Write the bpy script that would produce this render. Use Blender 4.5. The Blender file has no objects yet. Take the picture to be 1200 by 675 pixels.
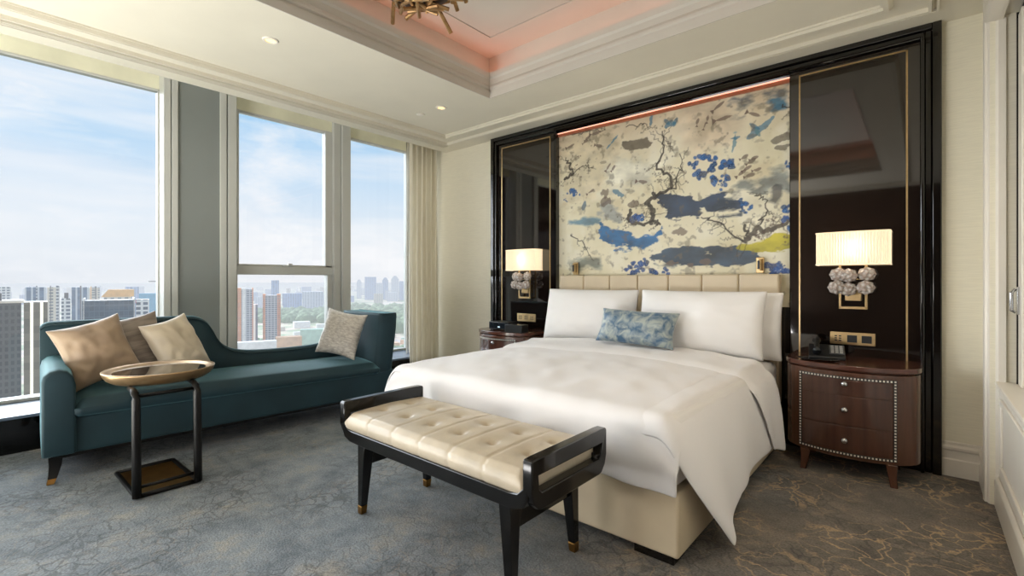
import bpy, bmesh, math, random
import numpy as np
from mathutils import Vector, Matrix, Euler, noise as mnoise
random.seed(4); RNG = np.random.default_rng(7)
SC = bpy.context.scene
COL = SC.collection
PI = math.pi
# ------------------------------------------------------------------ colour + material helpers
def lin(c):
    return tuple(((x/255)/12.92 if x/255 <= .04045 else ((x/255+.055)/1.055)**2.4) for x in c[:3]) + (1.0,)
def newmat(name):
    m = bpy.data.materials.new(name); m.use_nodes = True
    nt = m.node_tree
    for n in list(nt.nodes): nt.nodes.remove(n)
    out = nt.nodes.new('ShaderNodeOutputMaterial')
    return m, nt, out
def nd(nt, typ, props=None, **ins):
    n = nt.nodes.new('ShaderNode' + typ)
    for k, v in (props or {}).items(): setattr(n, k, v)
    for k, v in ins.items():
        key = k.replace('_', ' ')
        sock = n.inputs[int(k[1:])] if (k[0] == 'i' and k[1:].isdigit()) else n.inputs[key]
        if isinstance(v, bpy.types.NodeSocket): nt.links.new(v, sock)
        else: sock.default_value = v
    return n
def math_(nt, op, a, b=0.0, c=None):
    n = nd(nt, 'Math', {'operation': op}, i0=a, i1=b)
    if c is not None: n.inputs[2].default_value = c
    return n.outputs[0]
def mixc(nt, f, a, b, mode='MIX'):
    n = nd(nt, 'Mix', {'data_type': 'RGBA', 'blend_type': mode})
    for s, v in ((n.inputs[0], f), (n.inputs[6], a), (n.inputs[7], b)):
        if isinstance(v, bpy.types.NodeSocket): nt.links.new(v, s)
        else: s.default_value = v
    return n.outputs[2]
def ramp(nt, f, stops):
    n = nd(nt, 'ValToRGB', None, i0=f)
    e = n.color_ramp.elements
    while len(e) < len(stops): e.new(0.5)
    for k, (p, c) in enumerate(stops): e[k].position = p; e[k].color = c
    return n.outputs[0]
def coords(nt, kind='Object', scale=None):
    o = nd(nt, 'TexCoord').outputs[kind]
    if scale:
        o = nd(nt, 'Mapping', None, Vector=o, Scale=scale).outputs[0]
    return o
def pbsdf(nt, out, **kw):
    p = nd(nt, 'BsdfPrincipled')
    for k, v in kw.items():
        s = p.inputs[k.replace('_', ' ')]
        if isinstance(v, bpy.types.NodeSocket): nt.links.new(v, s)
        else: s.default_value = v
    nt.links.new(p.outputs[0], out.inputs[0])
    return p
def mat(name, c, rough=.5, metal=0., nscale=0, namt=.15, bump=0., bscale=60, stretch=None, **kw):
    """principled with a noise-varied colour"""
    m, nt, out = newmat(name)
    c = lin(c)
    args = dict(Roughness=rough, Metallic=metal, Base_Color=c)
    co = coords(nt, 'Object', stretch)
    if nscale:
        n = nd(nt, 'TexNoise', None, Vector=co, Scale=nscale, Detail=5.0)
        d = tuple(max(0, x*(1-namt*1.6)) for x in c[:3]) + (1,)
        l = tuple(min(1, x*(1+namt)) for x in c[:3]) + (1,)
        args['Base_Color'] = ramp(nt, n.outputs[0], [(.3, d), (.7, l)])
    if bump:
        n2 = nd(nt, 'TexNoise', None, Vector=co, Scale=bscale, Detail=4.0)
        args['Normal'] = nd(nt, 'Bump', None, Strength=bump, Distance=.01, Height=n2.outputs[0]).outputs[0]
    args.update(kw)
    pbsdf(nt, out, **args)
    return m
def emis(name, c, s, base=None):
    m, nt, out = newmat(name)
    pbsdf(nt, out, Base_Color=lin(base or c), Emission_Color=lin(c), Emission_Strength=s, Roughness=.5)
    return m
# ------------------------------------------------------------------ mesh helpers
def box(bm, x0, x1, y0, y1, z0, z1, mi=0, M=None):
    vs = [bm.verts.new((x, y, z)) for z in (z0, z1) for y in (y0, y1) for x in (x0, x1)]
    fs = []
    for a in ((0,2,3,1),(4,5,7,6),(0,1,5,4),(2,6,7,3),(0,4,6,2),(1,3,7,5)):
        f = bm.faces.new([vs[i] for i in a]); f.material_index = mi; fs.append(f)
    if M is not None: bmesh.ops.transform(bm, matrix=M, verts=vs)
    return vs
def prism(bm, poly, axis, a0, a1, mi=0, M=None):
    """poly: 2D list; axis 0: poly=(y,z) extruded in x; 1: (x,z) in y; 2: (x,y) in z"""
    def p(q, a):
        return (a, q[0], q[1]) if axis == 0 else ((q[0], a, q[1]) if axis == 1 else (q[0], q[1], a))
    A = [bm.verts.new(p(q, a0)) for q in poly]; B = [bm.verts.new(p(q, a1)) for q in poly]
    fs = [bm.faces.new(A), bm.faces.new(B[::-1])]
    n = len(poly)
    for i in range(n): fs.append(bm.faces.new((A[i], B[i], B[(i+1) % n], A[(i+1) % n])))
    for f in fs: f.material_index = mi
    if M is not None: bmesh.ops.transform(bm, matrix=M, verts=A+B)
    return A+B
def tube(bm, pts, r, seg=10, mi=0, cap=True):
    pts = [Vector(p) for p in pts]; rings = []
    rr = r if isinstance(r, (list, tuple)) else [r]*len(pts)
    for i, p in enumerate(pts):
        d = (pts[min(i+1, len(pts)-1)] - pts[max(i-1, 0)]).normalized()
        u = d.orthogonal().normalized() if abs(d.z) > .95 else d.cross(Vector((0, 0, 1))).normalized()
        if abs(d.z) > .95: u = Vector((1, 0, 0)); u = (u - d*u.dot(d)).normalized()
        v = d.cross(u)
        rings.append([bm.verts.new(p + (u*math.cos(2*PI*k/seg + PI/seg) + v*math.sin(2*PI*k/seg + PI/seg))*rr[i]) for k in range(seg)])
    for a, b in zip(rings, rings[1:]):
        for k in range(seg):
            f = bm.faces.new((a[k], a[(k+1) % seg], b[(k+1) % seg], b[k])); f.material_index = mi
    if cap:
        for f in (bm.faces.new(rings[0][::-1]), bm.faces.new(rings[-1])): f.material_index = mi
def lathe(bm, prof, c=(0, 0, 0), seg=32, mi=0, sx=1, sy=1):
    rings = [[bm.verts.new((c[0]+r*sx*math.cos(2*PI*k/seg), c[1]+r*sy*math.sin(2*PI*k/seg), c[2]+z)) for k in range(seg)] for r, z in prof]
    for a, b in zip(rings, rings[1:]):
        for k in range(seg):
            f = bm.faces.new((a[k], a[(k+1) % seg], b[(k+1) % seg], b[k])); f.material_index = mi
    for f in (bm.faces.new(rings[0][::-1]), bm.faces.new(rings[-1])): f.material_index = mi
def grid(bm, P, mi=0, closed=False):
    """P[i][j] -> points"""
    V = [[bm.verts.new(p) for p in row] for row in P]
    for i in range(len(V)-1):
        for j in range(len(V[0])-1):
            f = bm.faces.new((V[i][j], V[i+1][j], V[i+1][j+1], V[i][j+1])); f.material_index = mi
    return V
def obj(name, bm, mats, parent=None, smooth=False, bevel=0, seg=2, sub=0, solid=0, weld=0, angle=None):
    if weld: bmesh.ops.remove_doubles(bm, verts=bm.verts[:], dist=weld)
    bmesh.ops.recalc_face_normals(bm, faces=bm.faces[:])
    me = bpy.data.meshes.new(name); bm.to_mesh(me); bm.free()
    for m in (mats if isinstance(mats, (list, tuple)) else [mats]): me.materials.append(m)
    o = bpy.data.objects.new(name, me); COL.objects.link(o)
    if parent: o.parent = parent
    if solid:
        s = o.modifiers.new('thick', 'SOLIDIFY'); s.thickness = solid; s.offset = -1
    if bevel:
        b = o.modifiers.new('round', 'BEVEL'); b.width = bevel; b.segments = seg; b.limit_method = 'ANGLE'; b.angle_limit = math.radians(angle or 40)
        b.harden_normals = False
    if sub:
        s = o.modifiers.new('sub', 'SUBSURF'); s.levels = s.render_levels = sub
    if smooth or bevel or sub:
        for p in me.polygons: p.use_smooth = True
        if not smooth and not sub:
            me.set_sharp_from_angle(angle=math.radians(50))
    return o
def tag(o, label, cat, group=None, kind=None):
    o['label'] = label; o['category'] = cat
    if group: o['group'] = group
    if kind: o['kind'] = kind
    return o
def thing(name, label, cat, loc=(0, 0, 0), rotz=0, group=None):
    o = bpy.data.objects.new(name, None); COL.objects.link(o); o.empty_display_size = .1
    o.location = loc; o.rotation_euler = (0, 0, rotz)
    return tag(o, label, cat, group)
def struct(name, bm, m, label=None, parent=None, **kw):
    o = obj(name, bm, m, parent, **kw)
    if parent is None:
        o['kind'] = 'structure'; o['label'] = label or name; o['category'] = name.split('_')[0]
    return o
def dup(root, loc, rotz, label):
    r = root.copy(); COL.objects.link(r); r.location = loc; r.rotation_euler = (0, 0, rotz); r['label'] = label
    for ch in list(root.children):
        c = ch.copy(); COL.objects.link(c); c.parent = r
        for g in list(ch.children):
            d = g.copy(); COL.objects.link(d); d.parent = c
    return r
def NB(): return bmesh.new()
def ss(a, b, x):
    t = min(1, max(0, (x-a)/(b-a))); return t*t*(3-2*t)

# ------------------------------------------------------------------ camera (level lens, small vertical shift)
F, HZ, TH, CH = 557.0, 328.0, math.radians(40.7), 1.2
cam = bpy.data.cameras.new('camera'); co = bpy.data.objects.new('camera', cam); COL.objects.link(co)
co.location = (0, 0, CH); co.rotation_euler = (PI/2, 0, TH)
cam.sensor_fit = 'HORIZONTAL'; cam.sensor_width = 36; cam.lens = F/1200*36
cam.shift_y = -(337.5-HZ)/1200; cam.clip_start = .05; cam.clip_end = 40000
SC.camera = co
FW = Vector((-math.sin(TH), math.cos(TH), 0)); RT = Vector((math.cos(TH), math.sin(TH), 0))

# ------------------------------------------------------------------ materials
M = {}
def wallpaper(name, c):
    m, nt, out = newmat(name); co_ = coords(nt)
    w = nd(nt, 'TexNoise', None, Vector=nd(nt, 'Mapping', None, Vector=co_, Scale=(8, 8, 120)).outputs[0], Scale=1.5, Detail=3.0)
    c = lin(c); d = tuple(x*.94 for x in c[:3])+(1,)
    col = ramp(nt, w.outputs[0], [(.35, d), (.65, c)])
    pbsdf(nt, out, Base_Color=col, Roughness=.7, Normal=nd(nt, 'Bump', None, Strength=.15, Distance=.004, Height=w.outputs[0]).outputs[0])
    return m
M['wallpaper'] = wallpaper('cream_wallpaper', (232, 226, 206))
M['ceil'] = mat('ceiling_paint', (222, 216, 200), .75, nscale=3, namt=.02, bump=.05, bscale=90)
M['tray'] = mat('tray_ceiling_paint', (205, 200, 190), .7, nscale=3, namt=.02)
M['white'] = mat('white_lacquer_trim', (226, 220, 208), .3, nscale=4, namt=.02)
M['frame'] = mat('grey_window_frame', (206, 207, 202), .4, nscale=2, namt=.03)
M['column'] = mat('grey_column_panel', (142, 148, 146), .45, nscale=2, namt=.03)
M['head'] = mat('window_head_panel', (240, 238, 214), .35, nscale=3, namt=.08)
M['black'] = mat('black_lacquer', (13, 10, 9), .08, nscale=3, namt=.1, Coat_Weight=.6, Coat_Roughness=.03)
def panelmat():
    m, nt, out = newmat('dark_gloss_panel')
    n = nd(nt, 'TexNoise', None, Vector=coords(nt, 'Object', (3, 3, 40)), Scale=1.0, Detail=4.0)
    col = ramp(nt, n.outputs[0], [(.3, lin((17, 11, 9))), (.7, lin((24, 16, 13)))])
    pbsdf(nt, out, Base_Color=col, Roughness=.04, IOR=1.85, Coat_Weight=.15, Coat_Roughness=.02)
    return m
M['panel'] = panelmat()
M['gold'] = mat('brushed_gold', (200, 172, 126), .34, 1.0, nscale=20, namt=.08)
M['brass'] = mat('aged_brass', (150, 112, 62), .35, 1.0, nscale=20, namt=.1)
M['teal'] = None
M['marble'] = mat('black_marble', (16, 16, 17), .08, nscale=5, namt=.5)
M['sill'] = mat('pale_stone_sill', (112, 128, 150), .25, nscale=6, namt=.06)
M['chrome'] = mat('brushed_steel', (190, 190, 190), .2, 1.0, nscale=15, namt=.05)
M['plastic'] = mat('black_plastic', (20, 22, 25), .35, nscale=10, namt=.1)
M['linen'] = mat('white_bed_linen', (238, 236, 236), .8, nscale=2.5, namt=.015, bump=.12, bscale=9, Sheen_Weight=.1)
M['linen2'] = mat('white_pillow_cotton', (238, 236, 234), .8, nscale=3, namt=.015, bump=.1, bscale=14, Sheen_Weight=.1)
M['cream_leather'] = mat('cream_leather', (208, 192, 164), .42, nscale=5, namt=.04, bump=.06, bscale=120)
M['bench_leather'] = mat('pale_champagne_leather', (198, 185, 163), .34, nscale=9, namt=.07, bump=.12, bscale=60)
M['seam'] = mat('tan_seam', (160, 138, 104), .6, nscale=20, namt=.1)
def velvet(name, c, sh):
    m, nt, out = newmat(name)
    n = nd(nt, 'TexNoise', None, Vector=coords(nt), Scale=4.0, Detail=6.0)
    c = lin(c); d = tuple(x*.75 for x in c[:3])+(1,)
    pbsdf(nt, out, Base_Color=ramp(nt, n.outputs[0], [(.35, d), (.65, c)]), Roughness=.7, Sheen_Weight=.9, Sheen_Roughness=.35, Sheen_Tint=lin(sh),
          Normal=nd(nt, 'Bump', None, Strength=.06, Distance=.005, Height=nd(nt, 'TexNoise', None, Vector=coords(nt), Scale=200.0).outputs[0]).outputs[0])
    return m
M['teal'] = velvet('teal_velvet', (25, 56, 66), (130, 180, 190))
M['teal_pipe'] = velvet('teal_piping', (26, 50, 56), (90, 130, 140))
M['dwood'] = mat('ebony_wood', (12, 11, 11), .38, nscale=10, namt=.3, Specular_IOR_Level=.3)
M['ebony'] = mat('ebony_lacquer', (10, 9, 9), .16, nscale=10, namt=.3)
def woodmat(name, a, b, sc=(2, 2, 26)):
    m, nt, out = newmat(name)
    v = nd(nt, 'Mapping', None, Vector=coords(nt), Scale=sc).outputs[0]
    n = nd(nt, 'TexNoise', None, Vector=v, Scale=1.0, Detail=4.0, Distortion=.2)
    col = ramp(nt, n.outputs[0], [(.3, lin(a)), (.7, lin(b))])
    pbsdf(nt, out, Base_Color=col, Roughness=.22, Coat_Weight=.5, Coat_Roughness=.06)
    return m
M['walnut'] = woodmat('polished_walnut', (72, 44, 32), (94, 60, 44), (30, 30, 2))
M['walnut_dark'] = woodmat('polished_walnut_drawer', (62, 36, 27), (82, 50, 38), (30, 30, 2.5))
M['walnut_top'] = woodmat('polished_walnut_top', (64, 34, 24), (96, 56, 42), (3, 26, 26))
M['inlay_w'] = mat('pearl_inlay', (225, 220, 208), .3, nscale=60, namt=.1)
M['inlay_b'] = mat('ebony_inlay', (14, 12, 11), .3, nscale=60, namt=.1)
M['bone'] = mat('champagne_bronze_rim', (172, 142, 104), .3, .75, nscale=14, namt=.15)
M['darktop'] = mat('dark_agate_top', (40, 28, 24), .05, nscale=6, namt=.6, Coat_Weight=.4)
def glassmat(name, tint=(1, 1, 1, 1), refl=.06):
    m, nt, out = newmat(name)
    a = nd(nt, 'BsdfTransparent', None, Color=tint); b = nd(nt, 'BsdfGlossy', None, Roughness=.0)
    fr = nd(nt, 'Fresnel', None, IOR=1.35)
    mx = nd(nt, 'MixShader', None, i0=fr.outputs[0], i1=a.outputs[0], i2=b.outputs[0])
    nt.links.new(mx.outputs[0], out.inputs[0]); return m
M['glass'] = glassmat('window_glass')
def sheermat():
    m, nt, out = newmat('sheer_voile')
    a = nd(nt, 'BsdfTransparent', None, Color=(.95, .95, .95, 1)); b = nd(nt, 'BsdfTranslucent', None, Color=lin((205, 200, 190)))
    w = nd(nt, 'TexNoise', None, Vector=coords(nt, 'Object', (20, 20, 1)), Scale=3.0)
    f = nd(nt, 'MapRange', None, Value=w.outputs[0], From_Min=.3, From_Max=.7, To_Min=.3, To_Max=.75)
    nt.links.new(nd(nt, 'MixShader', None, i0=f.outputs[0], i1=a.outputs[0], i2=b.outputs[0]).outputs[0], out.inputs[0]); return m
M['sheer'] = sheermat()
def curtainmat():
    m, nt, out = newmat('olive_curtain_linen')
    n = nd(nt, 'TexNoise', None, Vector=coords(nt, 'Object', (60, 60, 4)), Scale=2.0, Detail=4.0)
    col = ramp(nt, n.outputs[0], [(.3, lin((214, 206, 186))), (.7, lin((228, 221, 204)))])
    a = nd(nt, 'BsdfDiffuse', None, Color=col); b = nd(nt, 'BsdfTranslucent', None, Color=col)
    nt.links.new(nd(nt, 'MixShader', None, i0=.38, i1=a.outputs[0], i2=b.outputs[0]).outputs[0], out.inputs[0]); return m
M['curtain'] = curtainmat()
def shademat():
    m, nt, out = newmat('pleated_ivory_shade')
    col = lin((246, 238, 222))
    a = nd(nt, 'BsdfDiffuse', None, Color=col); b = nd(nt, 'BsdfTranslucent', None, Color=col)
    mx = nd(nt, 'MixShader', None, i0=.55, i1=a.outputs[0], i2=b.outputs[0])
    e = nd(nt, 'Emission', None, Color=lin((255, 234, 204)), Strength=.30)
    nt.links.new(nd(nt, 'AddShader', None, i0=mx.outputs[0], i1=e.outputs[0]).outputs[0], out.inputs[0]); return m
M['shade'] = shademat()
def crystalmat():
    m, nt, out = newmat('clear_cut_glass')
    v = nd(nt, 'TexVoronoi', None, Vector=coords(nt), Scale=48.0)
    bump = nd(nt, 'Bump', None, Strength=1.0, Distance=.02, Height=v.outputs['Distance']).outputs[0]
    a = nd(nt, 'BsdfGlass', None, Color=(1, .97, .95, 1), Roughness=.0, IOR=1.5, Normal=bump)
    b = nd(nt, 'BsdfPrincipled', None, Base_Color=ramp(nt, v.outputs['Distance'], [(.15, lin((255, 250, 244))), (.6, lin((214, 196, 184)))]), Roughness=.15, Normal=bump)
    nt.links.new(nd(nt, 'MixShader', None, i0=.6, i1=a.outputs[0], i2=b.outputs[0]).outputs[0], out.inputs[0]); return m
M['crystal'] = crystalmat()
def cushmat(name, a, b, sc=(6, 6, 6), det=6, rough=.5, sheen=.3, wr=22):
    m, nt, out = newmat(name)
    n = nd(nt, 'TexNoise', None, Vector=coords(nt, 'Object', sc), Scale=1.0, Detail=float(det), Distortion=.8)
    col = ramp(nt, n.outputs[0], [(.36, lin(a)), (.64, lin(b))])
    n2 = nd(nt, 'TexNoise', None, Vector=coords(nt), Scale=float(wr), Detail=4.0)
    pbsdf(nt, out, Base_Color=col, Roughness=rough, Sheen_Weight=sheen, Normal=nd(nt, 'Bump', None, Strength=.12, Distance=.01, Height=n2.outputs[0]).outputs[0])
    return m
M['cush_gold'] = cushmat('champagne_satin', (150, 128, 106), (172, 148, 122), (3, 3, 3))
M['cush_grey'] = cushmat('taupe_satin', (120, 108, 100), (150, 138, 128), (3, 3, 30))
M['cush_cream'] = cushmat('cream_satin', (196, 182, 158), (212, 199, 176), (3, 3, 3))
M['cush_silver'] = cushmat('silver_crinkled', (176, 168, 158), (216, 210, 200), (30, 30, 90))
M['lumbar'] = cushmat('blue_brocade', (60, 96, 126), (170, 178, 172), (16, 16, 16), 9, .45, .3, 20)
def carpetmat():
    m, nt, out = newmat('patterned_wool_carpet'); c = coords(nt)
    sep = nd(nt, 'SeparateXYZ', None, i0=c)
    big = nd(nt, 'TexNoise', None, Vector=c, Scale=1.1, Detail=5.0, Roughness=.6)
    mid = nd(nt, 'TexNoise', None, Vector=c, Scale=4.5, Detail=8.0, Roughness=.7)
    fine = nd(nt, 'TexNoise', None, Vector=c, Scale=110.0, Detail=3.0)
    blue = ramp(nt, mid.outputs[0], [(.3, lin((84, 94, 104))), (.55, lin((124, 132, 138))), (.74, lin((150, 146, 136)))])
    brown = ramp(nt, mid.outputs[0], [(.3, lin((84, 80, 74))), (.55, lin((114, 107, 98))), (.75, lin((140, 130, 114)))])
    fx = nd(nt, 'MapRange', None, Value=math_(nt, 'ADD', sep.outputs[0], math_(nt, 'MULTIPLY', math_(nt, 'SUBTRACT', big.outputs[0], .5), 3.5)), From_Min=-1.9, From_Max=-.6)
    base = mixc(nt, fx.outputs[0], blue, brown)
    # crackle
    warp = nd(nt, 'TexNoise', None, Vector=c, Scale=6.0, Detail=4.0)
    v = nd(nt, 'VectorMath', {'operation': 'MULTIPLY_ADD'}, i0=warp.outputs[1], i1=(.22, .22, .0), i2=c).outputs[0]
    vor = nd(nt, 'TexVoronoi', {'feature': 'DISTANCE_TO_EDGE'}, Vector=v, Scale=13.0)
    msk = nd(nt, 'TexNoise', None, Vector=c, Scale=1.7, Detail=3.0)
    mm = nd(nt, 'MapRange', None, Value=msk.outputs[0], From_Min=.42, From_Max=.6).outputs[0]
    ln = nd(nt, 'MapRange', None, Value=vor.outputs['Distance'], From_Min=.03, From_Max=.09, To_Min=1.0, To_Max=0.0).outputs[0]
    dark = math_(nt, 'MULTIPLY', math_(nt, 'MULTIPLY', ln, mm), .45)
    base = mixc(nt, dark, base, lin((40, 42, 46)))
    v2 = nd(nt, 'VectorMath', {'operation': 'MULTIPLY_ADD'}, i0=nd(nt, 'TexNoise', None, Vector=c, Scale=4.0, Detail=5.0).outputs[1], i1=(.5, .5, 0), i2=c).outputs[0]
    vor2 = nd(nt, 'TexVoronoi', {'feature': 'DISTANCE_TO_EDGE'}, Vector=v2, Scale=8.0)
    ln2 = nd(nt, 'MapRange', None, Value=vor2.outputs['Distance'], From_Min=.012, From_Max=.05, To_Min=1.0, To_Max=0.0).outputs[0]
    m2 = nd(nt, 'MapRange', None, Value=nd(nt, 'TexNoise', None, Vector=c, Scale=2.6, Detail=4.0).outputs[0], From_Min=.40, From_Max=.58).outputs[0]
    fx2 = nd(nt, 'MapRange', None, Value=sep.outputs[0], From_Min=-1.3, From_Max=-.4, To_Min=.12, To_Max=.8).outputs[0]
    base = mixc(nt, math_(nt, 'MULTIPLY', math_(nt, 'MULTIPLY', ln2, m2), fx2), base, lin((184, 158, 122)))
    base = mixc(nt, .5, base, ramp(nt, fine.outputs[0], [(.3, (.25, .25, .25, 1)), (.7, (.85, .85, .85, 1))]), 'OVERLAY')
    h = math_(nt, 'SUBTRACT', fine.outputs[0], math_(nt, 'MULTIPLY', dark, .8))
    pbsdf(nt, out, Base_Color=base, Roughness=.95, Sheen_Weight=.15, Specular_IOR_Level=.15, Normal=nd(nt, 'Bump', None, Strength=.5, Distance=.01, Height=h).outputs[0])
    return m
M['carpet'] = carpetmat()

# ------------------------------------------------------------------ room dimensions
YW = 3.97           # headboard wall
XG = -5.30          # glass line
XS = -4.50          # soffit edge
ZC = 2.79           # ceiling
YB = -2.6           # wall behind the camera
XR = .28            # right wall near the bed
# floor, ledge
bm = NB(); box(bm, -5.45, 2.3, YB-.1, YW+.15, -.08, 0); struct('floor', bm, M['carpet'], 'grey blue and brown patterned carpet floor')
bm = NB(); box(bm, XG-.1, -4.75, YB, YW, 0, .235, 0); struct('trim_1', bm, M['marble'], 'black marble plinth under the windows')
bm = NB(); box(bm, XG-.1, -4.745, YB, YW, .235, .257, 0); struct('trim_2', bm, M['sill'], 'pale stone window sill on the marble plinth', bevel=.004)
# walls
bm = NB(); box(bm, XG-.04, 2.3, YW, YW+.12, 0, 3.3); struct('wall_back', bm, M['wallpaper'], 'cream textured wallpaper wall behind the bed')
bm = NB(); box(bm, -5.5, 2.3, YB-.12, YB, 0, 3.3); struct('wall_front', bm, mat('darkened_wall', (74, 60, 50), .4, nscale=4, namt=.1), 'wall facing the bed, coloured dark to imitate a dim room')  # dark colour stands in for the dimness behind the camera
bm = NB()
box(bm, XR, XR+.1, 3.60, YW, 0, ZC)
struct('wall_right', bm, M['wallpaper'], 'narrow return of cream wall beside the panelling')
bm = NB()
box(bm, .40, .52, 1.0, 3.60, 0, .66); box(bm, .315, .40, 1.0, 3.60, 0, .64)
box(bm, .315, .52, 1.0, 3.60, 2.60, ZC)
box(bm, .43, .52, 1.0, 3.60, .66, 2.60)
box(bm, .315, 2.3, .9, 1.0, 0, ZC)
box(bm, 2.2, 2.3, YB, .9, 0, ZC)
struct('wall_right_panelled', bm, M['white'], 'white panelled wall with window recess')
# ---- ceiling with tray
TX0, TX1, TY0, TY1 = -2.865, -.42, -.9, 3.03
bm = NB()
zt = ZC+.05
box(bm, XS, TX0, YB, YW, ZC, zt); box(bm, TX1, 2.3, YB, YW, ZC, zt)
box(bm, TX0, TX1, YB, TY0, ZC, zt); box(bm, TX0, TX1, TY1, YW, ZC, zt)
box(bm, XG-.2, XS, YB, YW, 3.14, 3.2)
box(bm, XS+.002, XS+.04, YB, YW, ZC+.02, 3.2)
box(bm, XG-.2, 2.3, YB-.12, YW+.12, 3.40, 3.45)  # unseen slab above the tray, added to block light from outside
struct('ceiling', bm, M['ceil'], 'cream ceiling around the recessed tray')
def rect_ring(bm, x0, x1, y0, y1, w, z0, z1, mi=0):
    """mitred ring of outer rect, width w inwards"""
    o = [(x0, y0), (x1, y0), (x1, y1), (x0, y1)]; i = [(x0+w, y0+w), (x1-w, y0+w), (x1-w, y1-w), (x0+w, y1-w)]
    for k in range(4):
        k2 = (k+1) % 4
        vs = [bm.verts.new((*p, z)) for z in (z0, z1) for p in (o[k], o[k2], i[k2], i[k])]
        for a in ((0, 1, 2, 3), (4, 5, 6, 7), (0, 1, 5, 4), (2, 3, 7, 6), (1, 2, 6, 5), (0, 3, 7, 4)):
            f = bm.faces.new([vs[q] for q in a]); f.material_index = mi
def ring_profile(bm, x0, x1, y0, y1, prof, mi=0):
    """sweep (inset, z) profile round the rectangle with mitred corners"""
    rows = []
    for ins, z in prof:
        rows.append([bm.verts.new(p) for p in ((x0+ins, y0+ins, z), (x1-ins, y0+ins, z), (x1-ins, y1-ins, z), (x0+ins, y1-ins, z))])
    for a, b in zip(rows, rows[1:]):
        for k in range(4):
            f = bm.faces.new((a[k], a[(k+1) % 4], b[(k+1) % 4], b[k])); f.material_index = mi
# tray riser with cornice profile (inset negative = away from the opening)
bm = NB()
ring_profile(bm, TX0, TX1, TY0, TY1, [(-.004, ZC-.001), (.004, ZC-.001), (.004, ZC+.05), (-.012, ZC+.055), (-.012, ZC+.075), (-.004, ZC+.085), (-.004, ZC+.10),
   (-.018, ZC+.125), (-.018, ZC+.17), (-.008, ZC+.185), (-.008, ZC+.23), (-.04, ZC+.23), (-.04, ZC+.20), (-.14, ZC+.20)])
struct('trim_3', bm, M['tray'], 'stepped cornice edge of the ceiling tray')
bm = NB()
ring_profile(bm, TX0, TX1, TY0, TY1, [(-.14, ZC+.20), (-.14, ZC+.44)])
ring_profile(bm, TX0, TX1, TY0, TY1, [(-.14, ZC+.44), (.125, ZC+.44)])
ring_profile(bm, TX0, TX1, TY0, TY1, [(.125, ZC+.44), (.125, ZC+.452), (.137, ZC+.452), (.137, ZC+.44)])
i = .137
V = [bm.verts.new(p) for p in ((TX0+i, TY0+i, ZC+.44), (TX1-i, TY0+i, ZC+.44), (TX1-i, TY1-i, ZC+.44), (TX0+i, TY1-i, ZC+.44))]; bm.faces.new(V)
struct('ceiling_tray', bm, M['tray'], 'recessed tray ceiling glowing pink at its edge')
bm = NB()
ring_profile(bm, TX0, TX1, TY0, TY1, [(-.075, ZC+.203), (-.105, ZC+.203), (-.105, ZC+.215), (-.075, ZC+.215), (-.075, ZC+.203)])
tag(obj('cove_light_strip', bm, emis('salmon_led', (255, 168, 140), 3.6)), 'salmon pink light strip hidden on the ledge of the ceiling tray', 'light strip')
# ceiling mouldings (mitred frame on the flat ceiling)
OX0, OX1, OY1 = -4.215, .085, 3.735
bm = NB()
for d, w, h in ((0, .016, .022), (.034, .018, .028)):
    ring_profile(bm, OX0+d, OX1-d, YB+.3+d, OY1-d, [(0, ZC), (.004, ZC-h), (w, ZC-h), (w, ZC)])
ring_profile(bm, OX0+.205, OX1-.205, YB+.3+.205, OY1-.205, [(0, ZC), (.0, ZC-.008), (.02, ZC-.034), (.045, ZC-.034), (.045, ZC-.014), (.058, ZC-.012), (.058, ZC)])
for xs in (-3.985, -4.215, -4.25):
    for d in (0, .021): box(bm, xs+d, xs+d+.008, YB+.3, OY1-(.225 if xs > -4.1 else .02), ZC-.040, ZC)
struct('trim_4', bm, M['ceil'], 'moulded frame lines on the ceiling')
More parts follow.
